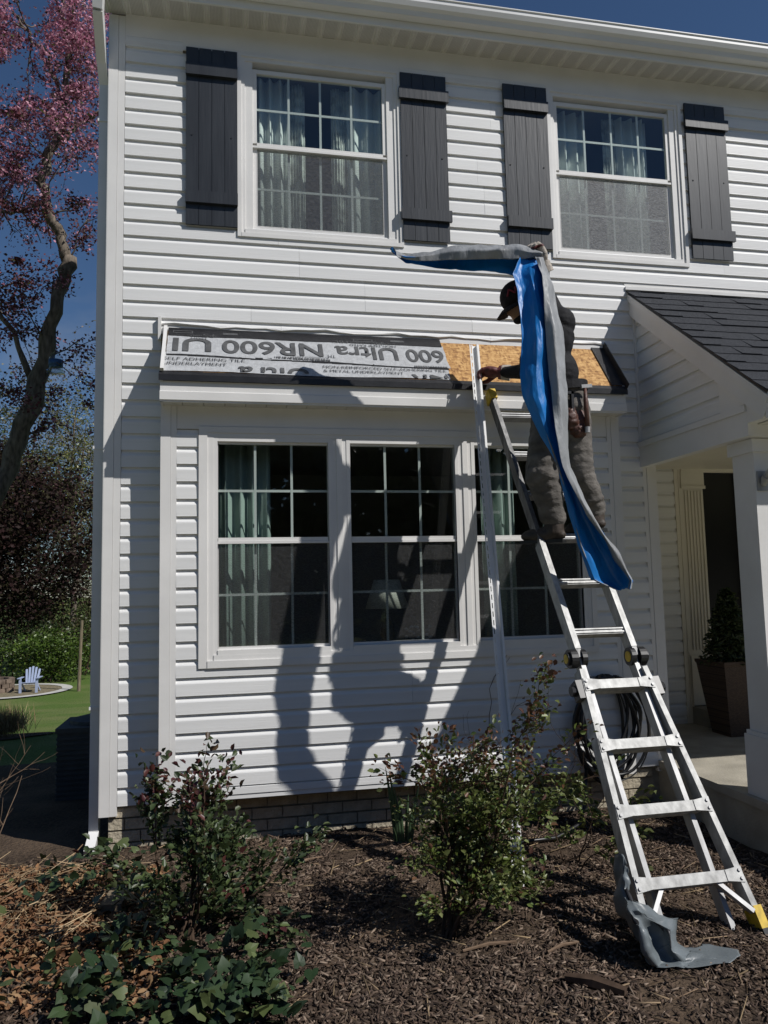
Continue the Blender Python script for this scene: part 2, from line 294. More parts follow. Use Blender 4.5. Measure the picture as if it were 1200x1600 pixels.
m = MB(); m.box(-.10, 0, .12, HD, .28, 5.69); m.box(XR-.1, XR, .12, HD, .28, 5.69); m.box(0, XR-.1, HD-.12, HD, .28, 5.69)
m.add([(-.1,.0,5.69),(-.1,HD,5.69),(-.1,HD/2,7.78),(0,.0,5.69),(0,HD,5.69),(0,HD/2,7.78)], [(0,2,1),(3,4,5),(0,3,5,2),(1,2,5,4)])
m.add([(XR-.1,.0,5.69),(XR-.1,HD,5.69),(XR-.1,HD/2,7.78),(XR,.0,5.69),(XR,HD,5.69),(XR,HD/2,7.78)], [(0,2,1),(3,4,5),(0,3,5,2),(1,2,5,4)])
m.build('side_wall', VINYL, house)
m = MB(); m.box(0, XR-.1, .12, HD-.12, 2.9, 3.1); m.box(0, XR-.1, .12, HD-.12, 5.55, 5.66); m.box(0, XR-.1, 3.2, 3.3, .4, 2.9); m.box(0, XR-.1, 3.2, 3.3, 3.1, 5.55); m.box(3.6, 3.7, .12, 3.2, .4, 2.9); m.box(2.3, 2.4, .12, 3.2, 3.1, 5.55); m.build('interior_wall', INT, house)
m = MB(); m.box(0, 3.79, .12, HD-.12, .2, .4); m.build('interior_floor', INTF, house)
rf = MB(); OV = .24; sl_ = (7.45-5.72)/(HD/2)
def roofslab(mb, ya, za, yb, zb, x0, x1, t): mb.add([(x0,ya,za),(x1,ya,za),(x1,yb,zb),(x0,yb,zb),(x0,ya,za+t),(x1,ya,za+t),(x1,yb,zb+t),(x0,yb,zb+t)], [(0,3,2,1),(4,5,6,7),(0,1,5,4),(1,2,6,5),(2,3,7,6),(3,0,4,7)])
roofslab(rf, -OV-.03, 5.80-.0, HD/2, 7.85, -.2, XR+.15, .06); roofslab(rf, HD+OV, 5.80, HD/2, 7.85, -.2, XR+.15, .06)
rf.build('roof', ROOFM, house)

# siding courses: one piece each, clipped round the openings
PROF = [(.002, .0), (-.0205, .0), (-.0200, .006), (-.0185, .074), (-.0160, .081), (-.0050, .097), (-.0015, .1143), (.002, .1143)]
cache = {}
def course(x0, x1, z, y, parent, flip=1, zc=1.):
    if x1-x0 < .012: return
    k = (round(x1-x0, 3), round(zc, 3))
    if k not in cache:
        mb = MB(); mb.ext([(a, b*zc) for a, b in PROF], 0, x1-x0); cache[k] = mb.mesh('siding_course'); cache[k].materials.append(VINYL)
    link('siding_course', cache[k], None, parent, (x0, y+rnd.uniform(-.0008, .0008), z))
def segs(x0, x1, z, holes, cuts=()):
    s = [(x0, x1)]
    for a, b, c, d in holes:
        if z+CR*.45 > c and z+CR*.5 < d:
            t = []
            for p, q in s:
                if b <= p or a >= q: t.append((p, q)); continue
                if p < a: t.append((p, a))
                if q > b: t.append((b, q))
            s = t
    out = []
    for p, q in s:
        e = [p]+sorted(c for c in cuts if p+.1 < c < q-.1)+[q]
        for i in range(len(e)-1): out.append((e[i]+(.0012 if i else 0), e[i+1]))
    return out
cutrnd = random.Random(3)
for k in range(-1, 45):
    z = Z0-k*CR
    holes = [(W1[0]-.03, W1[1]+.03, W1[2]+.01, 6), (W2[0]-.03, W2[1]+.03, W2[2]+.01, 6), (BAYX0-.02, BAYX1+.005, 0, 3.40), (3.775, 9, 0, 3.92), (3.765, 9, 2.60, 3.92)]
    x1 = XR if z > 3.85 else 3.775
    pair = (k+1)//2; cr = random.Random(pair*13+5); cuts = [cr.uniform(.6, 1.5), cr.uniform(2.0, 3.0), cr.uniform(4.4, 6.5)]
    if 12 <= k <= 13: cuts = [1.19]
    if 14 <= k <= 15: cuts = [1.66]
    if k == -1: course(0, .385, z, 0, front_wall, zc=.9); 
    for a, b in segs(0., x1, z, holes, cuts):
        if k == -1 and a < .3: continue
        course(a, b, z, 0, front_wall, zc=1 if k > -1 else .9)
# trims of the facade
m = MB(); m.box(-.108, -.048, -.022, .05, .24, 5.66); m.box(-.0465, -.002, -.019, .05, .24, 5.66); m.box(-.112, -.09, -.021, .12, .24, 5.66); m.build('corner_post', TRIM, house)
m = MB(); m.box(-.002, XR, -.014, .002, 5.475, 5.688); m.box(-.002, XR, -.022, -.013, 5.455, 5.482); m.build('frieze_board', TRIM, house)
m = MB(); m.box(3.775, 3.805, -.02, .05, .26, 2.70); m.box(3.807, 3.885, -.023, .05, .26, 2.70); m.build('recess_corner_post', TRIM, house)
m = MB(); m.box(-.15, XR+.1, -.245, -.228, 5.655, 5.80); m.build('fascia', GUTTER, house)
m = MB(); gp = [(-.248,5.71),(-.31,5.71),(-.322,5.74),(-.345,5.755),(-.36,5.785),(-.36,5.812),(-.368,5.815),(-.368,5.822),(-.352,5.822),(-.352,5.79),(-.335,5.762),(-.312,5.75),(-.303,5.718),(-.252,5.718),(-.252,5.82),(-.248,5.82)]
m.ext(gp, -.17, XR+.12); m.box(-.172, -.168, -.36, -.248, 5.712, 5.82); m.build('gutter', GUTTER, house)
sf = MB(); sf.add([(0,-.228,0),(.1325,-.228,0),(.1325,.0,.022),(0,.0,.022)], [(0,1,2,3)])
pm = MB()
pf = [(0,0),(.008,-.006),(.016,0),(.024,0),(.032,-.006),(.040,0),(.134,0)]
for a in range(len(pf)-1):
    (xa,za),(xb,zb) = pf[a], pf[a+1]; pm.add([(xa,-.228,za),(xb,-.228,zb),(xb,-.001,zb+.022),(xa,-.001,za+.022)], [(0,1,2,3)])
for i in range(3):
    for j in range(3): pass
pme = pm.mesh('soffit_panel'); pme.materials.append(SOFF)
vent = mat('vent_holes', (.36,.35,.33), .9)
vm = MB()
for i in range(9):
    for j in range(18):
        x = .048+i*.0095; y = -.22+j*.0118; zz = (y+.228)/.227*.022-.0012; vm.add([(x-.0026,y-.0026,zz),(x+.0026,y-.0026,zz),(x+.0026,y+.0026,zz),(x-.0026,y+.0026,zz)], [(0,1,2,3)])
vme = vm.mesh('vent_perforation'); vme.materials.append(vent)
for i in range(56):
    p = link('soffit_panel', pme, None, house, (-.14+i*.1345, 0, 5.662))
    if i < 42: v_ = link('vent_perforation', vme, None, p); v_.matrix_parent_inverse = Matrix.Identity(4)
# downspout with its two elbows
dsp = MB(); dx = -.150
path = [(-.13,-.30,5.71),(-.135,-.30,5.60),(-.145,-.26,5.50),(-.155,-.02,5.30),(dx,.07,5.18),(dx,.075,4.9)]
for a, b in zip(path, path[1:]): dsp.bar(a, b, .062, .075, up=(0,1,.001))
dsp.bar((dx,.075,4.9),(dx,.075,2.98),.058,.074,up=(0,1,.001)); dsp.bar((dx,.075,3.0),(dx,.075,.95),.062,.078,up=(0,1,.001)); dsp.bar((dx,.075,.97),(dx,.075,.09),.058,.074,up=(0,1,.001)); dsp.bar((dx,.075,.12),(dx-.01,-.06,.03),.06,.075,up=(0,1,.001))
for z in (4.9, 2.6, .9): dsp.box(dx-.036, dx+.05, .03, .118, z, z+.02)
dsp.build('downspout', GUTTER, house)

# windows
def window(x0, x1, z0, z1, y, zr, cols, glass, casing=True, screen=SCREEN):
    gx0, gx1, gz0, gz1 = glass
    f = MB(); o = .03
    if casing:
        for a in ((x0-.028, x0, z0-.028, z1+.02), (x1, x1+.028, z0-.028, z1+.02)): f.box(a[0], a[1], y-.03, y+.01, a[2], a[3])
        f.box(x0, x1, y-.028, y+.01, z1, z1+.02); f.box(x0, x1, y-.032, y+.01, z0-.028, z0)
    for a in ((x0, x0+.025), (x1-.025, x1)): f.box(a[0], a[1], y-.02, y+.07, z0, z1)
    f.box(x0+.025, x1-.025, y-.019, y+.07, z1-.03, z1); f.box(x0+.025, x1-.025, y-.026, y+.07, z0, z0+.03)
    f.box(x0+.025, gx0-.03, y-.012, y+.06, z0+.03, z1-.03); f.box(gx1+.03, x1-.025, y-.012, y+.06, z0+.03, z1-.03)
    w = f.build('window', TRIM, house)
    s = MB(); yu = y-.002; zc = zr+.018
    s.box(gx0-.03, gx0, yu, yu+.03, zc, gz1+.03); s.box(gx1, gx1+.03, yu, yu+.03, zc, gz1+.03); s.box(gx0, gx1, yu, yu+.03, gz1, gz1+.03); s.box(gx0, gx1, yu, yu+.03, zc-.02, zc+.004); s.build('upper_sash', TRIM, w)
    s = MB(); yl = y+.012
    s.box(gx0-.03, gx0+.004, yl, yl+.03, gz0-.03, zc-.021); s.box(gx1-.004, gx1+.03, yl, yl+.03, gz0-.03, zc-.021); s.box(gx0+.004, gx1-.004, yl, yl+.03, gz0-.03, gz0); s.box(gx0-.03, gx1+.03, y-.008, yl+.031, zr-.018, zc-.021); s.build('lower_sash', TRIM, w)
    m = MB(); m.add([(gx0,yu+.014,zc),(gx1,yu+.014,zc),(gx1,yu+.014,gz1),(gx0,yu+.014,gz1)], [(0,1,2,3)]); m.build('pane', GLASS, w)
    m = MB(); m.add([(gx0,yl+.02,gz0),(gx1,yl+.02,gz0),(gx1,yl+.02,zr-.017),(gx0,yl+.02,zr-.017)], [(0,1,2,3)]); m.build('pane', GLASS, w)
    for (a, b, yy) in ((zc+.004, gz1, yu+.018), (gz0, zr-.018, yl+.024)):
        for i in range(1, cols): xm = gx0+(gx1-gx0)*i/cols; m = MB(); m.box(xm-.008, xm+.008, yy, yy+.008, a, b); m.build('muntin', TRIM, w)
        m = MB(); zm = (a+b)/2; m.box(gx0, gx1, yy+.001, yy+.007, zm-.008, zm+.008); m.build('muntin', TRIM, w)
    if screen:
        m = MB(); m.add([(gx0+.002,y+.006,gz0),(gx1-.002,y+.006,gz0),(gx1-.002,y+.006,zr-.02),(gx0+.002,y+.006,zr-.02)], [(0,1,2,3)]); m.build('insect_screen', screen, w)
    return w
window(W1[0], W1[1], W1[2], W1[3], 0, 4.805, 4, (.90, 1.82, 4.215, 5.353), screen=SCREEN1)
window(W2[0], W2[1], W2[2], W2[3], 0, 4.815, 4, (3.215, 4.145, 4.22, 5.365), screen=SCREEN2)
by_ = -BD
for a, b in ((.60, 1.38), (1.48, 2.27), (2.365, 3.195)):
    window(a, b, 1.235, 2.655, by_, 1.967, 3, (a+.022+.006, b-.022-.006, 1.283, 2.61), casing=False)
m = MB()
for a, b in ((.505, .56), (3.225, 3.262)): m.box(a, b, by_-.03, by_+.01, 1.155, 2.72)
m.box(.56, .60, by_-.022, by_+.06, 1.2, 2.68); m.box(3.195, 3.225, by_-.022, by_+.06, 1.2, 2.68)
for a, b in ((1.38, 1.48), (2.27, 2.365)): m.box(a, b, by_-.016, by_+.06, 1.235, 2.655); m.box(a+.03, b-.03, by_-.024, by_-.015, 1.235, 2.655)
m.box(.56, 3.225, by_-.028, by_+.01, 2.68, 2.72); m.box(.60, 3.195, by_-.021, by_+.06, 2.655, 2.68); m.box(.56, 3.225, by_-.034, by_+.01, 1.155, 1.2); m.box(.60, 3.195, by_-.027, by_+.06, 1.2, 1.235)
m.build('bay_window_surround', TRIM, house)
# bay body
bw = MB(); wallgrid(bw, BAYX0, BAYX1, .34, 2.86, by_+.004, by_+.07, [BO]); bw.box(BAYX0, BAYX0+.07, by_+.07, .003, .34, 3.0); bw.box(BAYX1-.07, BAYX1, by_+.07, .003, .34, 3.0); bw.box(BAYX0, BAYX1, by_+.07, .12, .36, .42)
bay = bw.build('bay_wall', SHEET, house)
for k in range(22, 45):
    z = Z0-k*CR; zc = 1.
    for a, b in segs(BAYX0+.095, BAYX1-.09, z, [(.503, 3.264, 1.17, 2.75), (0, 9, 2.72, 9)], (1.0+.9*((k//2) % 3),) if k > 36 else ()):
        if z > .32: course(a, b, z, by_, bay)
m = MB(); m.ext([(by_+.002,.332),(by_-.012,.332),(by_-.012,.36),(by_-.018,.362),(by_-.018,.404),(by_+.002,.414)], BAYX0+.095, BAYX1-.09); m.build('starter_strip', VINYL, bay)
for x0, x1, x2 in ((BAYX0-.006, BAYX0+.058, BAYX0+.096), (BAYX1+.006, BAYX1-.058, BAYX1-.092)):
    m = MB(); m.box(min(x0,x1), max(x0,x1), by_-.022, by_+.06, .30, 2.86); m.box(min(x1,x2)+.001, max(x1,x2)-.001, by_-.019, by_+.05, .32, 2.86)
    m.box(min(x0, x0+.05*(1 if x0 < 1 else -1)), max(x0, x0+.05*(1 if x0 < 1 else -1)), by_+.06, -.001, .30, 2.86)
    m.build('bay_corner_post', TRIM, house)
m = MB(); m.box(BAYX0+.096, BAYX1-.092, by_-.014, by_+.01, 2.705, 2.86); m.build('bay_frieze', TRIM, house)
# bay roof
RB = Vector((0, -.325, 3.02)); RT = Vector((0, -.004, 3.43)); RU = (RT-RB).normalized(); RL = (RT-RB).length; RN = Vector((0, -RU.z, RU.y))
def rp(x, s, n=0.): p = RB+RU*s+RN*n; return Vector((x, p.y, p.z))
def rslab(mb, x0, x1, s0, s1, n0, n1): mb.add([rp(x,s,n) for n in (n0,n1) for x,s in ((x0,s0),(x1,s0),(x1,s1),(x0,s1))], [(0,3,2,1),(4,5,6,7),(0,1,5,4),(1,2,6,5),(2,3,7,6),(3,0,4,7)])
m = MB(); rslab(m, .285, 3.485, .0, RL, -.012, 0); m.build('roof_sheathing', OSB, house)
m = MB(); m.add([(.285,-.31,3.0),(.285,-.005,3.0),(.285,-.005,3.41),(3.485,-.31,3.0),(3.485,-.005,3.0),(3.485,-.005,3.41)], [(0,1,2),(3,5,4),(0,3,4,1)]); m.build('roof_framing', SHEET, house)
m = MB(); m.box(.27, 3.50, -.312, -.294, 2.85, 2.985); m.box(.268, .284, -.31, .0, 2.85, 3.0); m.box(3.486, 3.502, -.31, .0, 2.85, 3.0); m.ext([(-.312,2.86),(-.32,2.862),(-.32,2.915),(-.312,2.92)], .268, 3.502); m.build('bay_fascia', TRIM, house)
nso = 24
for i in range(nso):
    a = .272+i*(3.226/nso); m = MB(); m.box(a, a+3.226/nso-.004, -.294, by_-.0, 2.856, 2.862); m.box(a+.05, a+.06, -.294, by_, 2.853, 2.856); m.build('bay_soffit_panel', SOFF, house)
m = MB(); rslab(m, .262, 3.508, -.006, .035, .0015, .004); m.box(.262, 3.508, -.333, -.328, 2.984, 3.022); m.build('drip_edge', BLACK, house)
m = MB(); rslab(m, 3.40, 3.505, .04, RL, .005, .009); rslab(m, 3.498, 3.506, .0, RL, .008, .05); m.build('rake_flashing', BLACK, house)
m = MB(); rslab(m, .27, .292, .03, RL-.005, .006, .03); m.build('end_flashing', TRIM, house)
m = MB(); rslab(m, .30, 2.205, RL-.10, RL+.004, .008, .0145); m.box(.29, 2.205, -.012, -.004, 3.40, 3.455); m.build('head_flashing', BLACK, house)
m = MB(); m.box(2.205, 3.50, -.006, .004, 3.40, 3.47); m.build('exposed_sheathing', SHEET, house)
m = MB(); v = []; 
for i in range(33):
    x = .235+i*(3.3/32); w = .006*math.sin(i*1.3)+.004*math.sin(i*2.9); v += [(x,-.002,3.468+w),(x,-.03-.006*math.sin(i*.8),3.455+w*1.3),(x,-.028,3.448+w)]
m.add(v, [(i*3+j, i*3+j+3, i*3+j+4, i*3+j+1) for i in range(32) for j in range(2)]); m.box(.232, .252, -.05, .0, 3.34, 3.50); m.build('lifted_channel', TRIM, house)
# underlayment sheets with their print
def sheet(name, x0, x1, lo, hi, n, seed):
    nx, ns = 60, 6; v = []; f = []
    for i in range(nx+1):
        x = x0+(x1-x0)*i/nx; t = i/nx
        for j in range(ns+1):
            s = lo(t)+(hi(t)-lo(t))*j/ns; q = Vector((x*3, s*6, seed)); p = rp(x+.012*noise.noise(Vector((s*9, seed, i*.02)))*(1 if i in (0, nx) else 0), s, n+.003*noise.noise(q)+.003*abs(noise.noise(q*3))); v.append(p)
    for i in range(nx):
        for j in range(ns): a = i*(ns+1)+j; f.append((a, a+ns+1, a+ns+2, a+1))
    return link(name, npmesh(name, v, f), FLEECE, house, smooth=True)
low = sheet('lower_underlayment', .275, 2.20, lambda t: .036+.008*math.sin(t*9), lambda t: .24-.06*t, .006, 1.)
up = sheet('upper_underlayment', .30, 2.215, lambda t: .215-.055*t+.006*math.sin(t*14), lambda t: RL-.085, .011, 5.)
m = MB()
for i in range(14): a = .30+i*.136; t = i/14; rslab(m, a, a+.137, .203-.055*t, .216-.055*t+.005*math.sin(i*2.), .010, .0115)
m.build('sheet_edge', BLACK, house)
texts = []
def text(body, pr, size, x, s, n, flip, width=None, bold=0., smin=None):
    cu = bpy.data.curves.new('t', 'FONT'); cu.body = body; cu.size = size; cu.offset = bold; o = bpy.data.objects.new('t', cu); C.objects.link(o); texts.append((o, pr, x, s, n, flip, width, smin))
def flush_text():
    dg = bpy.context.evaluated_depsgraph_get(); dg.update()
    for o, pr, x, s, n, flip, width, smin in texts:
        me = bpy.data.meshes.new_from_object(o.evaluated_get(dg)); k = -1 if flip else 1; xs = [v.co.x for v in me.vertices]; x0 = min(xs); sx = width/(max(xs)-x0) if width else 1.
        for v in me.vertices:
            ss = s+k*v.co.y; v.co = rp(x+k*(v.co.x-x0)*sx, max(ss, smin) if smin else ss, n)
        me.materials.clear(); link('lettering', me, INK, pr); bpy.data.objects.remove(o)
    texts.clear()
BT = .205; nu = .0165; nl = .0125
text('NR600', up, BT, 1.335, .385, nu, True, .68, .0035); text('Ul', up, BT, .585, .39, nu, True, .25, .0035); text('600', up, BT, 2.195, .365, nu, True, .275, .0035); text('Ultra', up, BT, 1.86, .372, nu, True, .44, .0035); text('TM', up, .045, 1.415, .262, nu, True, .05)
text('HIGH TEMP RATED', up, .036, 1.86, .408, nu, True, .33); text('ALTA TEMPERATURA NOMINAL', up, .026, 1.86, .438, nu, True, .33); text('HIGH', up, .036, .55, .408, nu, True, .10); text('ALTA TEMPERA', up, .026, .62, .437, nu, True, .20)
text('FBC', up, .04, 1.52, .442, nu, True, .11); text('FS', up, .05, .60, .452, nu, True, .07); text('FS', up, .05, 1.77, .445, nu, True, .07)
text('AUTOADHESIVA Y METAL', up, .026, 1.37, .235, nu, True, .26); text('ADHERENTE SIN', up, .026, 1.37, .205, nu, True, .24)
text('SELF ADHERING TILE', low, .043, .285, .150, nl, False, .52); text('UNDERLAYMENT', low, .043, .285, .100, nl, False, .40)
text('NON-REINFORCED SELF-ADHERING TILE', low, .040, 1.32, .118, nl, False, .86); text('& METAL UNDERLAYMENT', low, .040, 1.32, .074, nl, False, .55)
text('Ultra', low, .2, 1.22, .098, nl, True, .46, .003, .046); text('NR', low, .2, 2.18, .078, nl, True, .26, .003, .046)
flush_text()
m = MB()
for a, b, s in ((.33, .46, .452), (1.56, 1.70, .440)):
    for (p, q, r, t) in ((a, b, s, s+.006), (a, b, s+.024, s+.03), (a, a+.006, s+.006, s+.024), (b-.006, b, s+.006, s+.024)): rslab(m, p, q, r, t, .0155, .0162)
for a in (.66, 1.83): rslab(m, a, a+.10, .452, .474, .0155, .0162)
for i in range(30): rslab(m, 1.0+i*.0125, 1.0+i*.0125+.004+.004*(i % 3), .207-.0013*i*.4, .225-.0013*i*.4, .0155, .0162)
for i in range(20): rslab(m, 2.195-i*.012-.006, 2.195-i*.012, .163, .178, .0155, .0162)
m.build('printed_mark', INK, up)['kind'] = 'stuff'

# shutters: four boards, two battens
def shutter(x0, x1, z0, z1, wide):
    s = MB(); s.box(x0+.004, x1-.004, -.028, -.018, z0+.004, z1-.004); sh_ = s.build('shutter', SHUT, house); w = (x1-x0)/4
    for i in range(4): b = MB(); e = rnd.uniform(-.001, .001); b.box(x0+i*w+.0016, x0+(i+1)*w-.0016, -.040+e, -.0275, z0, z1); b.build('board', SHUT, sh_)
    h = z1-z0
    for a, b_ in ((z1-.165*h, z1-.10*h), (z0+.115*h, z0+.18*h)): b = MB(); b.box(x0-(.012 if wide else 0), x1+(.012 if wide else 0), -.066, -.0405, a, b_); b.build('batten', SHUT, sh_)
    for px, pz in ((.12, .5), (.88, .5)): b = MB(); b.tube([(x0+px*(x1-x0), -.038, z0+pz*h), (x0+px*(x1-x0), -.044, z0+pz*h)], .006, 8); b.build('screw', BLACK, sh_)
shutter(.408, .764, 4.168, 5.472, False); shutter(1.952, 2.308, 4.166, 5.466, True); shutter(2.76, 3.118, 4.172, 5.472, False); shutter(4.306, 4.668, 4.184, 5.484, True)

# foundation with moulded brick face
m = MB(); m.box(-.06, 3.86, .03, .14, -.4, .30); fnd = m.build('foundation', MORT, house)
bm_ = MB(); bm_.box(0, .192, -.012, .02, 0, .064); bme = bm_.mesh('brick'); bme.materials.append(FOUND)
for j in range(4):
    x = -.055-(.1 if j % 2 else 0)
    while x < 3.62:
        if x > -.06: link('brick', bme, None, fnd, (x, .02+rnd.uniform(-.002,.002), .225-j*.076))
        elif x+.2 > -.03: b = MB(); b.box(-.055, x+.192, .008, .04, .225-j*.076, .289-j*.076); b.build('brick', FOUND, fnd)
        x += .2

# ------------------------------------------------------------------ porch
PZ = .34; RY = 1.22
m = MB(); m.box(3.80, 7.3, -1.9, RY, .02, PZ-.05); m.box(3.775, 7.3, -1.93, RY, PZ-.05, PZ); slab = tag(m.build('porch_slab', CONC), kind='structure')
rw = MB(); rw.box(3.80, 7.3, RY+.004, RY+.1, .25, 2.75); rw.box(3.86, 3.95, .12, RY, .25, 2.75); recess = rw.build('recess_wall', SHEET, house)
z = 2.70
k = 0
while z > .40:
    z = 2.70-(k+1)*CR; course(3.95, 4.81, z, RY, recess); k += 1
m = MB(); m.box(4.81, 4.85, RY-.025, RY, PZ, 2.7); m.box(4.85, 4.88, RY-.03, RY, PZ, 2.7); m.build('door_channel', CREAM, house)
m = MB(); m.box(4.88, 5.10, RY-.03, RY, .50, 2.66); m.box(4.87, 5.11, RY-.045, RY-.029, .50, .95); m.box(4.87, 5.11, RY-.045, RY-.029, 2.52, 2.66); m.box(4.865, 5.115, RY-.055, RY-.044, 2.50, 2.53)
for i in range(6): x = 4.902+i*.0335; m.box(x, x+.014, RY-.042, RY-.029, 1.0, 2.48)
m.build('door_pilaster', CREAM, house)
m = MB(); m.box(4.88, 6.3, RY-.04, RY, 2.66, 2.75); m.box(5.46, 5.53, RY-.04, RY+.02, PZ+.16, 2.66); m.build('door_frame', CREAM, house)
m = MB(); m.box(5.10, 5.46, RY-.002, RY+.05, PZ+.16, 2.66); m.box(5.53, 6.3, RY-.002, RY+.05, PZ+.16, 2.66); d = m.build('front_door', DOORM, house)
m = MB(); m.box(5.17, 5.27, RY-.012, RY-.002, 1.30, 1.34); m.build('letter_slot', BRASS, d)
m = MB(); m.box(4.86, 6.3, RY-.28, RY-.02, PZ, PZ+.15); m.build('door_step', CONC, house)
m = MB(); m.box(3.79, 7.3, -1.25, RY, 2.69, 2.73); m.build('porch_ceiling', CREAM, house)
RX = 3.74; RTZ = 3.90; REY, REZ = -1.46, 2.74
m = MB(); m.box(RX+.02, RX+.09, -1.25, -.004, 2.505, 2.699); m.box(RX+.008, RX+.0195, -1.245, -.006, 2.655, 2.695); m.box(RX+.0905, 7.3, -1.249, -1.13, 2.505, 2.689); m.build('porch_beam', TRIM, house)
# gable side: courses cut to the slope
gs = MB(); gs.add([(RX+.05,-.003,2.70),(RX+.05,-1.22,2.70),(RX+.05,-1.22,2.80),(RX+.05,-.003,3.77),(RX+.09,-.003,2.70),(RX+.09,-1.22,2.70),(RX+.09,-1.22,2.80),(RX+.09,-.003,3.77)], [(0,1,2,3),(4,7,6,5)]); gside = gs.build('porch_side_wall', SHEET, house)
sl2 = (RTZ-REZ)/(-REY)
def yat(z): return max(-1.225, -(RTZ-.12-z)/sl2)
for k in range(10):
    z = 2.705+k*CR; ya, yb = yat(z), yat(z+CR)
    if ya > -.06: break
    pts = [(0,-.018),(.077,-.016),(.1,-.004),(CR,-.004)]; m = MB()
    v = [(RX+.05+a, yat(z+h), z+h) for h, a in [(0,.002)]+pts]+[(RX+.05+a, -.03, z+h) for h, a in [(0,.002)]+pts]
    m.add(v, [(i, i+1, i+6, i+5) for i in range(4)]); m.build('siding_course', VINYL, gside)
m = MB(); m.box(RX+.018, RX+.048, -.03, -.003, 2.68, 3.82); m.bar((RX+.035,-.02,3.80-.02), (RX+.035,-1.24,3.80-.02-1.22*sl2), .035, .03, up=(0,0,1)); m.bar((RX+.03,-1.225,2.7), (RX+.03,-1.225,2.84), .03, .03, up=(1,0,0)); m.build('gable_channel', TRIM, house)
m = MB(); m.bar((RX+.008,-.005,RTZ-.105), (RX+.008,REY,RTZ-.105+REY*sl2), .022, .15, up=(0,0,1)); m.bar((RX-.006,-.005,RTZ-.056), (RX-.006,REY-.01,RTZ-.056+(REY-.01)*sl2), .016, .045, up=(0,0,1)); m.bar((RX+.045,-.6,RTZ-.165-.6*sl2), (RX+.045,REY+.02,RTZ-.165+REY*sl2), .07, .012, up=(0,0,1)); m.box(RX+.021, RX+.088, REY+.022, -1.241, 2.582, 2.72); m.add([(RX+.0205,REY+.021,2.57),(RX+.0205,-1.0,2.70),(RX+.0205,-1.0,RTZ-.15-1.0*sl2),(RX+.0205,REY+.021,REZ-.10)], [(0,1,2,3)]); m.build('rake_board', TRIM, house)
m = MB(); m.box(RX, 7.3, REY, REY+.02, REZ-.17, REZ-.015); m.ext([(REY-.11,REZ+.0),(REY-.10,REZ-.06),(REY-.07,REZ-.10),(REY-.001,REZ-.10),(REY-.001,REZ-.09),(REY-.06,REZ-.09),(REY-.09,REZ-.05),(REY-.10,REZ+.0)], RX+.01, 7.3); m.box(RX+.006, RX+.010, REY-.105, REY, REZ-.095, REZ); m.build('porch_gutter', GUTTER, house)
for i in range(16): a = RX+.09+i*.2; m = MB(); m.box(a, a+.196, REY+.02, -1.25, 2.575, 2.58); m.build('porch_soffit_panel', SOFF, house)
m = MB(); PU = Vector((0, -REY, RTZ-REZ)); PLn = PU.length; PU.normalize(); PN = Vector((0, -PU.z, PU.y))
def pp(x, s, n): p = Vector((0, REY, REZ))+PU*s+PN*n; return (x, p.y, p.z)
def pslab(mb, x0, x1, s0, s1, n0, n1, n2=None):
    n2 = n1 if n2 is None else n2
    mb.add([pp(x0,s0,n0),pp(x1,s0,n0),pp(x1,s1,n0),pp(x0,s1,n0),pp(x0,s0,n1),pp(x1,s0,n1),pp(x1,s1,n2),pp(x0,s1,n2)], [(0,3,2,1),(4,5,6,7),(0,1,5,4),(1,2,6,5),(2,3,7,6),(3,0,4,7)])
pslab(m, RX-.005, 7.3, -.02, PLn, -.02, -.001); proof = m.build('porch_roof', BLACK, house)
ex = .142; r5 = random.Random(5)
for j in range(int(PLn/ex)+1):
    s0 = -.03+j*ex; x = RX-.024
    while x < 6.0:
        w = r5.uniform(.11, .24); w = min(w, 6.0-x)
        m = MB(); th = r5.choice((.007, .007, .013)); pslab(m, x+.0008, x+w-.0008, s0+r5.uniform(-.003,.003), min(s0+ex*1.15, PLn), .0, th, .0015); m.build('shingle', SHING, proof); x += w
m = MB(); pslab(m, 6.0, 7.3, -.03, PLn, 0, .006); m.build('shingle_field', SHING, proof)
m = MB(); m.box(RX-.03, 7.3, -.03, -.002, RTZ-.005, RTZ+.02); m.box(RX-.03, 7.3, -.012, -.001, RTZ+.02, RTZ+.055); m.build('roof_flashing', TRIM, house)
m = MB(); m.box(3.84, 4.04, -1.18, -.98, PZ+.0, 2.50); m.box(3.815, 4.065, -1.205, -.955, PZ, PZ+.36); m.box(3.825, 4.055, -1.195, -.965, PZ+.36, PZ+.385); m.box(3.82, 4.06, -1.20, -.96, 2.42, 2.50); m.build('porch_column', TRIM, house)
m = MB(); m.box(3.85, 3.92, -1.19, -1.18, 2.18, 2.30); m.tube([(3.885,-1.19,2.22),(3.885,-1.30,2.33)], .020, 10); m.tube([(3.885,-1.21,2.24),(3.885,-1.23,2.26)], .028, 10); m.build('flag_bracket', ALU, house)

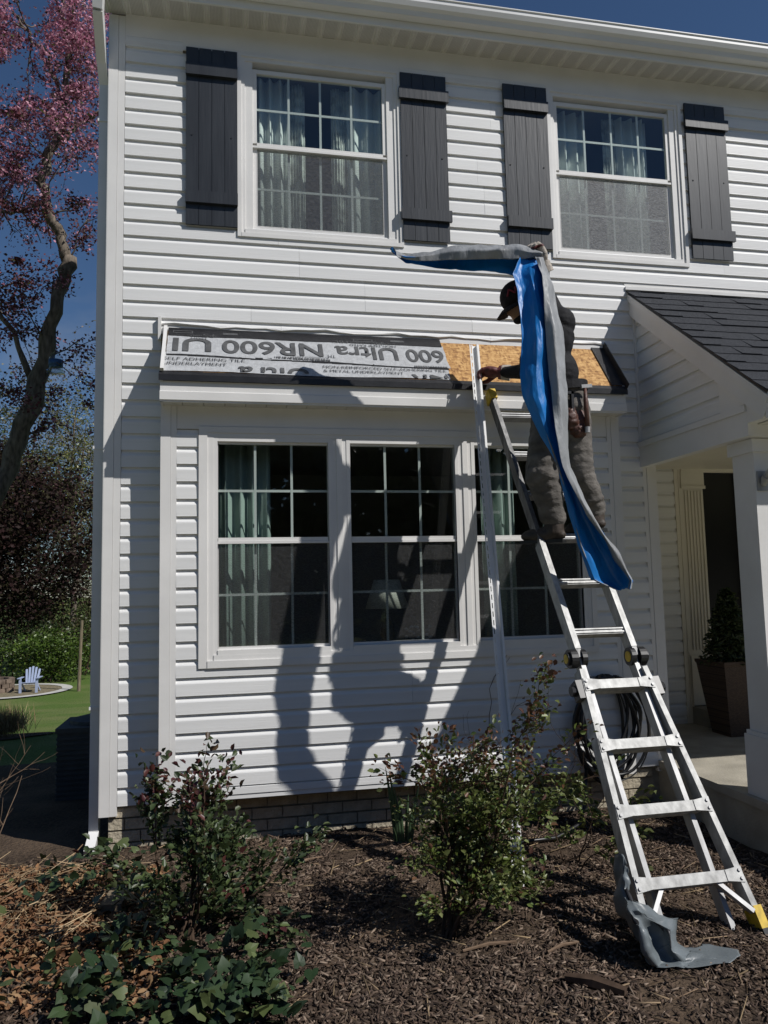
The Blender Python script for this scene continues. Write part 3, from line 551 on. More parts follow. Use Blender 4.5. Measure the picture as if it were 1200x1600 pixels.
# ------------------------------------------------------------------ things inside the windows
def curtain(name, x0, x1, z0, z1, y, label, mt=CURT, amp=.03, nf=4, grp=None, ph=0):
    n = 64; v = []; f = []
    for j, z in enumerate((z0, (z0+z1)/2, z1)):
        for i in range(n+1): t = i/n; v.append((x0+(x1-x0)*t, y+amp*math.sin(t*nf*2*math.pi+ph+j*.2)*(1.05-.1*j)+.006*math.sin(t*37), z))
    for j in range(2):
        for i in range(n): a = j*(n+1)+i; f.append((a, a+1, a+n+2, a+n+1))
    o = link(name, npmesh(name, v, f), mt, smooth=True); md = o.modifiers.new('s', 'SOLIDIFY'); md.thickness = .003
    return tag(o, label, 'curtain', grp)
curtain('curtain', .88, 1.13, 4.05, 5.40, .13, 'white pleated curtain at the left side of the left upstairs window', nf=3.5)
curtain('curtain', 1.13, 1.26, 4.05, 5.40, .15, 'narrow floral curtain edge in the left half of the left upstairs window', CURTP, .015, 1)
curtain('curtain', 1.46, 1.58, 4.05, 5.40, .15, 'narrow floral curtain edge right of centre in the left upstairs window', CURTP, .015, 1, ph=2)
curtain('curtain', 1.58, 1.88, 4.05, 5.40, .13, 'white pleated curtain at the right side of the left upstairs window', nf=3, ph=1)
curtain('curtain', 3.18, 3.50, 4.05, 5.40, .13, 'white pleated curtain at the left side of the right upstairs window', nf=3.5, ph=.5)
curtain('curtain', 3.68, 3.79, 4.05, 5.40, .15, 'narrow floral curtain edge at the middle of the right upstairs window', CURTP, .015, 1)
curtain('curtain', 3.79, 4.06, 4.05, 5.40, .13, 'white pleated curtain at the right side of the right upstairs window', nf=3, ph=2)
curtain('curtain', .62, .98, .9, 2.66, .03, 'pale green curtain behind the left pane of the bay window', CURTB, nf=4)
curtain('curtain', 2.50, 2.75, .9, 2.66, .03, 'pale green curtain behind the right pane of the bay window', CURTB, nf=3)
lt = thing('side_table', (1.95, .62, .4), 'small brown side table inside the middle bay window', 'table'); lp = lt.location
m = MB(); m.box(1.65, 2.3, .4, .85, 1.10, 1.14); m.build('tabletop', WOOD, lt)
for a in (1.68, 2.25):
    for b in (.43, .80): m = MB(); m.bar((a,b,.4), (a,b,1.10), .035, .035, up=(0,1,0)); m.build('leg', WOOD, lt)
la = thing('table_lamp', (1.90, .6, 1.14), 'white shaded table lamp on the side table inside the bay window', 'lamp')
m = MB(); m.lathe([(.07,0),(.075,.02),(.03,.05),(.06,.13),(.05,.22),(.015,.27),(.012,.36)], (1.90,.6,1.14), 16); m.build('lamp_base', BRASS, la, True)
m = MB(); m.lathe([(.17,.34),(.10,.56),(.098,.56),(.168,.34)], (1.90,.6,1.14), 20); m.build('lamp_shade', SHADE, la, True)
fl = thing('flower_bowl', (2.12, .52, 1.14), 'small bowl of white flowers beside the lamp inside the bay window', 'bowl')
m = MB(); m.lathe([(.04,0),(.09,.05),(.10,.08),(.09,.08),(.03,.02)], (2.12,.52,1.14), 14); m.build('bowl', WOOD, fl, True)
m = MB(); 
for i in range(22): m.ell((2.12+rnd.uniform(-.09,.09), .52+rnd.uniform(-.06,.06), 1.14+rnd.uniform(.09,.2)), (.014,.014,.012), 6, 4)
m.build('flowers', WHITEPL, fl)

# ------------------------------------------------------------------ ladder
lad = thing('ladder', (2.80, -1.97, 0), 'folding aluminium ladder leaning on the bay roof edge, man standing on it', 'ladder')
LA = Vector((2.812, -1.97, .035)); LB = Vector((2.635, -.352, 2.925)); LD = (LB-LA).normalized(); LN = Vector((0, -LD.z, LD.y)).normalized()
def lp_(t, lx, n=0.): return LA+LD*t+Vector((lx,0,0))+LN*n
rungs = [.235, .56, .885, 1.21, 1.525, 1.845, 2.159, 2.48, 2.80, 3.137]
def hw(t): return .285-(.285-.185)*min(t, 1.27)/1.27
for s in (-1, 1):
    m = MB(); m.bar(lp_(.09, s*hw(.09)), lp_(1.30, s*hw(1.27)), .030, .078, up=LN); m.build('outer_rail', ALUW, lad)
    m = MB(); m.bar(lp_(-.02, s*.172, -.062), lp_(1.42, s*.158, -.012), .026, .066, up=LN); m.build('inner_rail', ALU, lad)
    m = MB(); m.bar(lp_(1.37, s*.168), lp_(3.30, s*.168), .028, .072, up=LN); m.build('upper_rail', SCUFF_SHADE, lad)
    m = MB(); m.bar(lp_(1.42, s*.168), lp_(2.12, s*.168), .034, .078, up=LN); m.build('rail_sleeve', ALUW, lad)
    m = MB(); c = lp_(1.375, s*.172)
    m.tube([c+Vector((s*.012,0,0)), c+Vector((s*.052,0,0))], .052, 18); m.tube([c+Vector((s*.052,0,0)), c+Vector((s*.066,0,0))], .036, 18); m.tube([c-Vector((s*.012,0,0)), c-Vector((s*.04,0,0))], .05, 18); h = m.build('hinge', RUBBER, lad)
    m = MB(); m.tube([c+Vector((s*.066,0,0)), c+Vector((s*.069,0,0))], .026, 14); m.tube([c-Vector((s*.04,0,0)), c-Vector((s*.043,0,0))], .03, 14); m.build('hinge_badge', YEL, h)
    m = MB(); c = lp_(1.19, s*(hw(1.2)+.03)); m.bar(c-LD*.05, c+LD*.05, .05, .07, up=LN); m.tube([c, c+Vector((s*.05,0,0))], .028, 10); m.build('lock_lever', RUBBER, lad)
    m = MB(); m.bar(lp_(.0, s*.287), lp_(.10, s*.285), .042, .088, up=LN); f_ = m.build('foot_cap', YEL, lad)
    m = MB(); m.bar(lp_(-.04, s*.29), lp_(.005, s*.288), .05, .10, up=LN); m.build('rubber_foot', RUBBER, f_)
    m = MB(); m.bar(lp_(.075, s*.262, .03), lp_(.22, s*.14, .01), .02, .03, up=LN); m.build('brace', ALU, lad)
    m = MB(); m.bar(lp_(3.28, s*.168), lp_(3.36, s*.168), .05, .09, up=LN); m.build('rail_cap', YEL, lad)
for i, t in enumerate(rungs):
    m = MB(); w = hw(t) if i < 4 else .168
    if i < 4:
        m.bar(lp_(t, -w+.03, .022), lp_(t, w-.03, .022), .05, .034, up=LN); m.bar(lp_(t-.012, -w+.04, -.02), lp_(t-.012, w-.04, -.02), .03, .05, up=LN)
        for s in (-1, 1): m.bar(lp_(t, s*(w+.012), .041), lp_(t, s*(w-.075), .04), .072, .005, up=LN, w2=.048)
    else:
        m.bar(lp_(t, -w, .0), lp_(t, w, .0), .036, .05, up=LN); m.bar(lp_(t+.012, -w, .028), lp_(t+.012, w, .028), .008, .008, up=LN); m.bar(lp_(t-.008, -w, .028), lp_(t-.008, w, .028), .008, .008, up=LN)
    r_ = m.build('rung', ALUW if i < 6 else ALU, lad)
    if i < 4:
        for s in (-1, 1):
            for q in (-.018, .018): b = MB(); b.tube([lp_(t+q, s*(w-.002), .043), lp_(t+q, s*(w-.002), .05)], .008, 8); b.build('rivet', ALU, r_)

# ------------------------------------------------------------------ long slotted trim the man holds
T0 = gz(811, 1388, .02); T1 = at(740, 541, -.365); td = (T1-T0); TL = td.length; td.normalize(); tx = Vector((1,0,0)); tx = (tx-td*tx.dot(td)).normalized(); ty = td.cross(tx)
if ty.y > 0: ty = -ty
m = MB()
def tbar(a, b, cx, cy, w, h):
    P = T0+td*a+tx*cx+ty*cy; Q_ = T0+td*b+tx*cx+ty*cy; v = []
    for c in (P, Q_):
        for i, j in ((-1,-1),(1,-1),(1,1),(-1,1)): v.append(c+tx*w*.5*i+ty*h*.5*j)
    m.add(v, [(0,3,2,1),(4,5,6,7),(0,1,5,4),(1,2,6,5),(2,3,7,6),(3,0,4,7)])
tbar(0, TL, .0, .0, .028, .002); tbar(0, TL, .015, .012, .002, .026); tbar(0, TL, -.015, .008, .002, .018); tbar(0, TL, .022, .024, .014, .002); tbar(0, TL, -.032, .017, .008, .002); tbar(0, TL, -.019, .017, .006, .002)
a = 0
while a < TL-.06: tbar(a, a+.02, -.0255, .017, .0075, .002); a += .052
tr = tag(m.build('siding_trim', WHITEPL), 'long white slotted siding trim leaning on the roof edge left of the ladder', 'trim')

# ------------------------------------------------------------------ the man on the ladder
man = thing('person', (2.70, -1.0, 1.9), 'person in black cap, black long-sleeved shirt and grey work trousers on ladder', 'person')
J = dict(hip=at(874,622,-1.0), chest=at(860,530,-.99), neck=at(842,488,-.93), head=at(812,472,-.90), shL=at(838,508,-.83), shR=at(868,503,-1.08), elL=at(822,580,-.66), haL=at(782,582,-.47), elR=at(846,447,-.97), haR=at(849,412,-1.02), hL=at(862,640,-.95), hR=at(890,640,-1.06), knL=at(847,742,-1.0), anL=at(866,826,-.96), knR=at(903,738,-1.04), anR=at(929,808,-.97))
b = MB()
def limb(pts, rs, n=12):
    pp_ = []; rr = []
    for i in range(len(pts)-1):
        for k in range(6): t = k/6; pp_.append(pts[i].lerp(pts[i+1], t)); rr.append(rs[i]*(1-t)+rs[i+1]*t)
    pp_.append(pts[-1]); rr.append(rs[-1]); b.tube(pp_, rr, n)
    for p, r in zip(pts, rs): b.ell(p, (r, r, r), 12, 8)
limb([J['hL'], J['knL'], J['anL']+Vector((0,0,.065))], [.122, .102, .076]); limb([J['hR'], J['knR'], J['anR']+Vector((0,0,.05))], [.120, .098, .072])
b.ell(J['hip'], (.15, .165, .13), 16, 10); b.ell(J['hip'].lerp(J['chest'], .4), (.135, .155, .15), 16, 10); b.ell(J['chest'], (.135, .175, .20), 16, 10); b.ell(J['chest']+Vector((.02,0,.08)), (.125, .19, .11), 16, 10)
limb([J['shL'], J['elL'], J['haL']], [.072, .054, .036]); limb([J['shR'], J['elR'], J['haR']], [.076, .056, .036]); limb([J['chest']+Vector((0,0,.12)), J['neck'], J['head']], [.08, .058, .06])
HD_ = J['head']; HR = Matrix.Rotation(-.62, 3, 'Y')
def hv(x, y, z): return HD_+HR @ Vector((x, y, z))
b.ell(hv(0,0,.015), (.095,.078,.11), 16, 12, HR); b.ell(hv(-.05,.008,-.055), (.05,.052,.055), 12, 8, HR); b.ell(hv(-.098,.012,-.02), (.018,.014,.02), 8, 6, HR)
waist = J['hip'].z+.03; neckz = J['neck'].z
me = remeshed(b, .010, 3, .016, 8., lambda c: .62 if c.z < waist-.12 else .4 if c.z < neckz-.06 else 0)
for mm in (SHIRT, PANTS, SKIN): me.materials.append(mm)
hl = np.array(HD_)
for p in me.polygons:
    c = p.center; isarm = c.y > -.86 and c.z > 2.5
    p.material_index = 2 if (c-HD_).length < .155 and c.x < HD_.x+.13 and c.z > HD_.z-.135 and c.y < HD_.y+.2 and not (c.x > J['neck'].x-.01 and c.z < neckz+.02) and c.z > neckz-.05 else 1 if c.z < waist and not isarm else 0
link('body', me, None, man)
# cap with its brim pointing forward and down
cp = MB(); cp.ell((0,0,0), (.112,.095,.105), 20, 14)
def cv_(p): return hv(p[0]+.005, p[1], p[2]+.035)
cp.v = [tuple(cv_((x, y, max(z, -.018+.12*x)))) for x, y, z in cp.v]
cap = cp.build('cap', CAPM, man, True)
br = MB(); v = []
for i in range(11):
    a = math.pi*(.60+.80*i/10)
    for r, dz in ((.095, -.022), (.14, -.028), (.185, -.045)): v.append(cv_((math.cos(a)*r, math.sin(a)*r*.82, dz+.022*math.cos(a)**2-.012)))
br.add(v, [(3*i+j, 3*i+j+1, 3*i+j+4, 3*i+j+3) for i in range(10) for j in range(2)]); bo = br.build('brim', CAPM, cap, True); md = bo.modifiers.new('s', 'SOLIDIFY'); md.thickness = .007
em = MB()
for a, c_ in (((-.085,-.060,.03),(-.06,-.079,.06)), ((-.06,-.079,.06),(-.045,-.090,.02)), ((-.045,-.090,.02),(-.02,-.090,.05))): em.tube([cv_(a), cv_(c_)], .006, 6)
em.build('emblem', CAPR, cap)
m = MB(); m.ell(hv(.012,-.082,-.005), (.018,.01,.028), 10, 8, HR); m.build('ear', SKIN, man, True)
for q in (-.03, .04): m = MB(); m.ell(hv(-.09,q,.0), (.008,.01,.006), 8, 6, HR); m.build('eye', BLACK, man, True)
m = MB(); m.ell(hv(-.055,.008,-.082), (.047,.051,.034), 12, 8, HR); m.build('beard', SHIRT, man, True)
m = MB(); m.ell(hv(.05,0,-.02), (.05,.076,.06), 12, 8, HR); m.build('hair', SHIRT, man, True)
# gloves: palm, four bent fingers of unequal length and a thumb
def glove(wr, fwd, nrm, name, curl=1., dark=False, k_=1.):
    fwd = fwd.normalized(); nrm = (nrm-fwd*nrm.dot(fwd)).normalized(); sd = fwd.cross(nrm); g = MB()
    rot = Matrix((sd, fwd, nrm)).transposed()
    g.ell(wr+fwd*.05, (.050,.058,.028), 14, 10, rot); g.tube([wr-fwd*.05, wr-fwd*.02, wr+fwd*.01], [.043,.040,.036], 12)
    for i, (o_, ln) in enumerate(((-.033,.072),(-.011,.084),(.011,.078),(.032,.062))):
        p = wr+fwd*.088+sd*o_; pts = [p-fwd*.02, p]; d = fwd.copy(); ang = 0
        for k, fr in enumerate((.42,.33,.25)):
            ang += (.75, .95, .6)[k]*curl; d = fwd*math.cos(ang)+nrm*math.sin(ang); pts.append(pts[-1]+d*ln*fr)
        g.tube(pts, [.0135,.0135,.0125,.0118,.0100], 8)
    p = wr+fwd*.03-sd*.04; g.tube([p, p-sd*.018+fwd*.022+nrm*.012, p-sd*.014+fwd*.045+nrm*.034, p+sd*.006+fwd*.058+nrm*.046], [.015,.014,.0125,.010], 8)
    g.v = [tuple(wr+(Vector(q)-wr)*k_) for q in g.v]; me = remeshed(g, .0045, 2); me.materials.append(GLOVE); me.materials.append(GLOVER)
    for q in me.polygons:
        r = q.center-wr; a = r.dot(fwd); q.material_index = 1 if (dark and a > -.01) or (.098 < a < .115) else 0
    return link(name, me, None, man)
glove(J['haL']+Vector((-.0,.0,0)), at(757,581,-.42)-J['haL'], Vector((-.5,.2,-.6)), 'glove', 1., True, 1.3)
glove(J['haR'], Vector((-.35,-.2,.8)), Vector((-.75,-.1,-.35)), 'glove', 1.05, False, 1.15)
# boots
def boot(an, d, toe):
    g = MB(); d = Vector(d).normalized(); s0 = an+Vector((0,0,-.045)); g.tube([an+Vector((0,0,.05)), an, s0], [.060,.060,.060], 12)
    rot = Matrix((d, Vector((0,0,1)).cross(d), Vector((0,0,1)))).transposed()
    g.ell(s0+d*.07+Vector((0,0,-.004)), (.145,.056,.05), 14, 10, rot); me = remeshed(g, .009, 2); me.materials.append(BOOT); bt = link('boot', me, None, man)
    m = MB(); c = s0+d*.065+Vector((0,0,-.04)); m.bar(c-d*.125, c+d*.14, .085, .02, up=(0,0,1)); m.build('sole', RUBBER, bt)
boot(J['anL']+Vector((0,0,.01)), (-.75, .65, 0), 1); boot(J['anR']+Vector((0,0,.0)), (-.6, .8, -.1), 1)
# tool belt
bl = MB(); hc = J['hip']+Vector((0,0,.045)); v = []
for i in range(24):
    a = 2*math.pi*i/24
    for z in (-.026, .026): v.append(hc+Vector((.168*math.cos(a), .182*math.sin(a), z+.02*math.cos(a))))
bl.add(v, [(2*i, (2*i+2) % 48, (2*i+3) % 48, 2*i+1) for i in range(24)]); o = bl.build('tool_belt', SHIRT, man); md = o.modifiers.new('s', 'SOLIDIFY'); md.thickness = .008
pc = at(905, 660, -1.14)
g = MB(); g.ell(pc, (.05,.05,.085), 12, 8); g.ell(pc+Vector((-.07,-.03,.02)), (.045,.04,.07), 12, 8); g.ell(pc+Vector((-.015,-.02,-.05)), (.05,.04,.05), 10, 8); me = remeshed(g, .009, 2, .01, 30.); link('tool_pouch', me, LEATH, man)
m = MB(); m.tube([at(918,668,-1.21), at(915,625,-1.20), at(914,606,-1.19)], [.014,.013,.009], 8); m.build('hammer_handle', LEATH, man, True)
m = MB(); m.tube([at(918,676,-1.21), at(918,667,-1.21)], .015, 10); m.bar(at(908,604,-1.19), at(924,603,-1.19), .018, .02); m.build('hammer_head', ALU, man)
m = MB(); m.box(pc.x-.11, pc.x-.095, pc.y-.06, pc.y-.03, pc.z+.02, pc.z+.17); m.box(pc.x-.07, pc.x-.055, pc.y-.06, pc.y-.03, pc.z+.02, pc.z+.17); m.box(pc.x-.11, pc.x-.055, pc.y-.06, pc.y-.03, pc.z+.155, pc.z+.17); m.build('hammer_loop', BLACK, man)

# ------------------------------------------------------------------ blue and grey film he holds
def film(rows, name, mats, parent=None, seed=0., cuts=3, wob=.02, thick=.001, flat=False):
    n = len(rows[0]); v = [p for r in rows for p in r]; f = []
    for i in range(len(rows)-1):
        for j in range(n-1): a = i*n+j; f.append((a, a+1, a+n+1, a+n))
    me = npmesh(name, v, f); o = link(name, me, mats, parent, smooth=True)
    s = o.modifiers.new('sub', 'SUBSURF'); s.subdivision_type = 'SIMPLE'; s.levels = s.render_levels = cuts; q = o.modifiers.new('sm', 'SMOOTH'); q.iterations = 2
    dg = bpy.context.evaluated_depsgraph_get(); dg.update(); r = bpy.data.meshes.new_from_object(o.evaluated_get(dg)); o.modifiers.clear(); o.data = r
    nr = [q.normal.copy() for q in r.vertices]
    for q, nn in zip(r.vertices, nr):
        c = q.co*5.5+Vector((seed,)*3); c.z *= .55; d = q.co*15+Vector((seed*3,)*3); d.z *= .6
        e = q.co*8+Vector((seed*2,)*3); e.z *= .6; q.co += nn*(wob*(1.6*abs(noise.noise(c))-.4)+wob*1.5*(noise.voronoi(e)[0][0]-.4)+wob*.7*(noise.voronoi(e*2.4)[0][0]-.4))
    md = o.modifiers.new('sol', 'SOLIDIFY'); md.thickness = thick; md.offset = 0; md.material_offset = 1; md.material_offset_rim = 1
    r.polygons.foreach_set('use_smooth', [True]*len(r.polygons)); return o
# drop: py, left x, right x, fold-over x (None past the end of the fold), depth
drop = [(402,812,846,838,-1.07),(428,800,856,848,-1.12),(451,808,862,850,-1.17),(487,813,871,852,-1.21),(530,815,879,855,-1.24),(585,812,882,860,-1.26),(621,816,885,864,-1.27),(668,838,887,868,-1.28),(730,866,890,878,-1.28),(795,886,918,914,-1.27),(856,901,957,955,-1.26),(907,922,988,986,-1.26),(921,960,985,983,-1.26)]
rows = []
for i, (py, xl, xr, xg, y) in enumerate(drop):
    r = []
    sk = 12 if 700 < py < 900 else 0
    for j in range(9):
        t = j/8; w = math.sin(t*math.pi*2.3+i*.35)*.04*min(1, (xr-xl)/60)*(1 if i > 0 else .3); r.append(at(xl+(xr-xl)*t, py+(t-.5)*sk, y+w))
    fe = (xr-xg)/max(1, xr-xl)
    r.append(at(xr+1.5, py, y-.03)); r.append(at((xr+xg)/2, py, y-.075)); r.append(at(xg-2, py, y-.055-.03*math.sin(i)))
    rows.append(r)
filmo = film(rows, 'roofing_film', [FGREY, FBLUE], None, 1., 3, .012)
# wing: px, top y, fold y, bottom y, depth
wing = [(848,393,399,412,-1.06),(828,386,404,436,-1.04),(803,380,405,432,-1.00),(774,381,405,425,-.95),(720,381,406,423,-.87),(687,388,407,420,-.83),(655,395,408,414,-.79),(634,398,407,411,-.76),(622,392,399,402,-.75),(611,386,390,392,-.74)]
rows = []
for i, (px, yt, yf, yb, y) in enumerate(wing):
    r = [at(px, yb, y+.03), at(px+2, yb*.6+yt*.4, y+.055+.02*math.sin(i*1.7)), at(px, yt*.8+yb*.2, y+.05), at(px, yt, y-.01), at(px, yt*.6+yf*.4, y-.06-.02*math.sin(i*2.2)), at(px, yf, y-.05+.015*math.sin(i*2.9))]
    rows.append(r)
wg = film(rows, 'film_wing', [FBLUE, FGREY], None, 4., 3, .013)
wg.parent = filmo; tag(filmo, 'blue and grey plastic release film hanging from the raised hand', 'film')
m = MB()
for px, py in ((861,468),(864,512),(870,556),(874,595),(878,639),(881,680)):
    c = at(px, py, -1.535); r_ = .017
    for i in range(16):
        a, b2 = 2*math.pi*i/16, 2*math.pi*(i+1)/16; pass
# film heap at the ladder's foot
heap_rows = [
 [at(962,1335,-1.80), at(968,1332,-1.86), at(974,1345,-1.90), at(978,1352,-1.92), at(980,1360,-1.94)],
 [at(961,1385,-1.84), at(967,1380,-1.92), at(976,1385,-1.98), at(984,1395,-2.00), at(986,1410,-2.00)],
 [at(965,1425,-1.92), at(980,1420,-2.08), at(1000,1424,-2.12), at(1035,1428,-2.08), at(1066,1430,-2.02)],
 [at(985,1450,-2.02), at(1000,1452,-2.17), at(1022,1460,-2.10), at(1045,1448,-2.16), at(1068,1455,-2.06)],
 [at(996,1480,-2.08), at(1010,1490,-2.18), at(1035,1480,-2.14), at(1050,1488,-2.20), at(1066,1470,-2.10)],
 [at(1010,1510,-2.14), at(1030,1512,-2.20), at(1050,1498,-2.16), at(1066,1500,-2.18), at(1085,1485,-2.10)],
 [at(1028,1527,-2.20), at(1055,1524,-2.20), at(1080,1514,-2.20), at(1095,1500,-2.17), at(1100,1475,-2.08)],
 [at(1075,1524,-2.22), at(1100,1526,-2.21), at(1120,1516,-2.20), at(1130,1505,-2.16), at(1112,1482,-2.08)],
 [at(1130,1534,-2.24), at(1145,1536,-2.25), at(1155,1534,-2.24), at(1162,1530,-2.22), at(1150,1518,-2.16)]]
hpz = film(heap_rows, 'crumpled_film', [BLACK, TARPD], None, 9., 3, .034, flat=True); tag(hpz, 'crumpled slate-grey plastic film on the mulch at the ladder foot', 'film')
for v_ in hpz.data.vertices: v_.co.z = max(v_.co.z, bedz(v_.co.x, v_.co.y)+.022)

# ------------------------------------------------------------------ hose coil on the bay wall
hs = thing('hose_coil', (3.28, -.22, .3), 'coiled black hose hanging on the white siding behind the ladder', 'hose')
m = MB(); m.box(3.2, 3.34, -.26, -.16, .93, .955); m.box(3.2, 3.22, -.28, -.26, .93, 1.0); m.box(3.32, 3.34, -.28, -.26, .93, 1.0); m.build('hanger', BLACK, hs)
hr = random.Random(11)
for i in range(11):
    pts = []; cx = 3.275+hr.uniform(-.03,.03); w = .20+hr.uniform(-.05,.06); h = .32+hr.uniform(-.07,.06); cz = .985-h+hr.uniform(-.01,.02); y = -.215-.018*(i % 5)
    for k in range(41):
        a = 2*math.pi*k/40+math.pi/2; pts.append((cx+w*math.cos(a)*(1-.25*max(0, math.sin(a))**2)+.012*math.sin(3*a+i), y+.012*math.sin(2*a+i), cz+h*math.sin(a)+.008*math.sin(5*a+i)))
    m = MB(); m.tube(pts, .0105 if i < 8 else .005, 8); m.build('hose_loop', RUBBER, hs, True)
m = MB(); m.tube([(3.1,-.24,.4),(3.05,-.3,.16),(2.95,-.42,.075),(2.7,-.6,.06),(2.45,-.62,.06),(2.3,-.55,.06)], .012, 8); m.build('hose_end', RUBBER, hs, True)

# ------------------------------------------------------------------ planter
pl = thing('planter', (4.93, .72, PZ), 'tall brown wicker planter by the front door', 'planter'); pcx, pcy = 4.90, .66
m = MB(); v = []
for z, w in ((0, .125), (.58, .195), (.60, .205), (.62, .205), (.62, .18), (.56, .175)):
    for i, j in ((-1,-1),(1,-1),(1,1),(-1,1)): v.append((pcx+i*w, pcy+j*w, PZ+z))
m.add(v, [(0,3,2,1)]+[(4*k+i, 4*k+(i+1) % 4, 4*k+4+(i+1) % 4, 4*k+4+i) for k in range(5) for i in range(4)]); m.build('pot', WICK, pl)
m = MB(); m.box(pcx-.174, pcx+.174, pcy-.174, pcy+.174, PZ+.5, PZ+.565); m.build('soil', SOIL, pl)

# ------------------------------------------------------------------ foliage tools
def leafcloud(name, cen, size, asp, cols, mt, parent=None, up=.3, jit=.35, fold=True, dirs=None):
    cen = np.asarray(cen, float); n = len(cen); d = rng.normal(size=(n,3)) if dirs is None else np.asarray(dirs)+rng.normal(size=(n,3))*.5
    d[:,2] = d[:,2]*.6; d /= np.linalg.norm(d, axis=1)[:,None]+1e-9
    nr = rng.normal(size=(n,3)); nr[:,2] += up*4; nr -= d*(nr*d).sum(1)[:,None]; nr /= np.linalg.norm(nr, axis=1)[:,None]+1e-9; sd = np.cross(d, nr)
    s = size*(1+jit*(rng.random(n)*2-1)); L = s[:,None]; W = (s*asp)[:,None]
    base = cen; tip = cen+d*L-nr*L*.12; m1 = cen+d*L*.33; m2 = cen+d*L*.7; bd = nr*W*.22
    if fold:
        V = np.stack([base, m1+sd*W*.5+bd, m2+sd*W*.42+bd, tip, m2-sd*W*.42+bd, m1-sd*W*.5+bd], 1).reshape(-1,3); b_ = np.arange(n)[:,None]*6
        F = np.concatenate([b_+np.array([[0,1,2,3]]), b_+np.array([[0,3,4,5]])], 1).reshape(-1,4); k = 6
    else:
        V = np.stack([base, m1+sd*W*.5, tip, m1-sd*W*.5], 1).reshape(-1,3); b_ = np.arange(n)[:,None]*4; F = b_+np.array([[0,1,2,3]]); k = 4
    cols = np.asarray(cols, float); c = cols[rng.integers(0, len(cols), n)]*(.7+.6*rng.random((n,1))) if cols.ndim == 2 and len(cols) != n else cols
    return link(name, npmesh(name, V, F, np.repeat(c, k, 0)), mt, parent)
def grow(mb, tips, p, d, ln, r, lev, rr, spread=.7, up=.25, seg=5, wig=.25, kids=(2,4), shrink=.62):
    pts = [Vector(p)]; d = Vector(d).normalized(); ds = []
    for i in range(seg):
        d = (d+Vector((rr.gauss(0,wig), rr.gauss(0,wig), rr.gauss(0,wig)+up*.3))).normalized(); pts.append(pts[-1]+d*ln/seg); ds.append(d.copy())
    mb.tube(pts, [r*(1-.6*i/seg) for i in range(seg+1)], 5 if r > .006 else 4)
    for i in range(1, seg+1): tips.append((pts[i].copy(), ds[i-1].copy(), lev))
    if lev > 0:
        for k in range(rr.randint(*kids)):
            i = rr.randint(max(1, seg//3), seg); dd = (ds[i-1]+Vector((rr.gauss(0,spread), rr.gauss(0,spread), rr.gauss(0,spread*.6)))).normalized(); grow(mb, tips, pts[i], dd, ln*shrink*rr.uniform(.7,1.2), r*.55, lev-1, rr, spread, up, seg, wig, kids, shrink)
def tipcloud(tips, per, rad, lv=(0,1)):
    o = []; dd = []
    for p, d, l in tips:
        if l in lv:
            for k in range(per): o.append((p.x+rnd.gauss(0,rad), p.y+rnd.gauss(0,rad), p.z+rnd.gauss(0,rad))); dd.append((d.x, d.y, d.z))
    return o, dd
GRN = [(.10,.135,.030),(.14,.165,.05),(.07,.105,.028),(.16,.175,.07),(.12,.14,.045)]; RED = [(.11,.055,.03),(.14,.07,.035),(.09,.04,.028)]; DKG = [(.035,.055,.022),(.055,.08,.03),(.045,.07,.028),(.08,.10,.045)]

# conifer in the planter
cc_ = []
for i in range(3400):
    z = rnd.random(); r = (1-z)**.75*.24*(0.6+.4*abs(math.sin(z*19)))+.02; a = rnd.uniform(0, 6.283); q = math.sqrt(rnd.random()); cc_.append((pcx+r*q*math.cos(a), pcy+r*q*math.sin(a), PZ+.58+z*.62))
cn = thing('potted_conifer', (pcx, pcy, PZ+.56), 'small dark cone-shaped evergreen growing in the wicker planter', 'shrub')
m = MB(); m.tube([(pcx,pcy,PZ+.56),(pcx+.01,pcy,PZ+1.1)], [.02,.006], 6); m.build('trunk', TWIG, cn); leafcloud('foliage', cc_, .045, .42, DKG, LEAF, cn, .1)

# shrub in the middle
rr = random.Random(21)
def shrub(name, label, base, stems, lv, ln, r, leaf, cols, tipcols, per, rad, seed, asp=.6):
    rr = random.Random(seed); t = thing(name, base, label, 'shrub'); mb = MB(); tips = []
    for d, l in stems: grow(mb, tips, Vector(base)+Vector((rr.gauss(0,.03), rr.gauss(0,.03), 0)), d, l*ln, r, lv, rr, .6, .22, 5, .16, (2,3), .55)
    mb.build('stems', TWIG, t); o, dd = tipcloud(tips, per, rad, (0,1,2) if lv > 2 else (0,1))
    zs = np.array([p[2] for p in o]); zt = np.quantile(zs, .82); cols = np.array(cols); tc = np.array(tipcols)
    cl = np.where((((zs > zt) & (rng.random(len(zs)) < .5)) | (rng.random(len(zs)) < .06))[:,None], tc[rng.integers(0,len(tc),len(zs))], cols[rng.integers(0,len(cols),len(zs))])*(.65+.7*rng.random((len(zs),1)))
    f = leafcloud('foliage', o, leaf, asp, cl, LEAF, t, .35, .4, True, dd); f['kind'] = 'stuff'; return t
sb = gz(705, 1462, .03)
shrub('rose_shrub', 'leafy green shrub with reddish tips in the middle of the bed', (sb.x, sb.y, .02), [((-.05,.10,1),.62),((.10,.2,1),.66),((.35,.15,1),.80),((.30,-.1,1),.66),((.55,.1,.85),.46),((.5,.3,.8),.46),((.34,-.1,1),.66),((.18,.0,1),.72),((.55,.0,.6),.42),((.45,.1,.6),.45),((.6,.1,.45),.42)], 3, 1.18, .010, .027, GRN, RED, 5, .026, 31)
lbp = gz(300, 1470, .03)
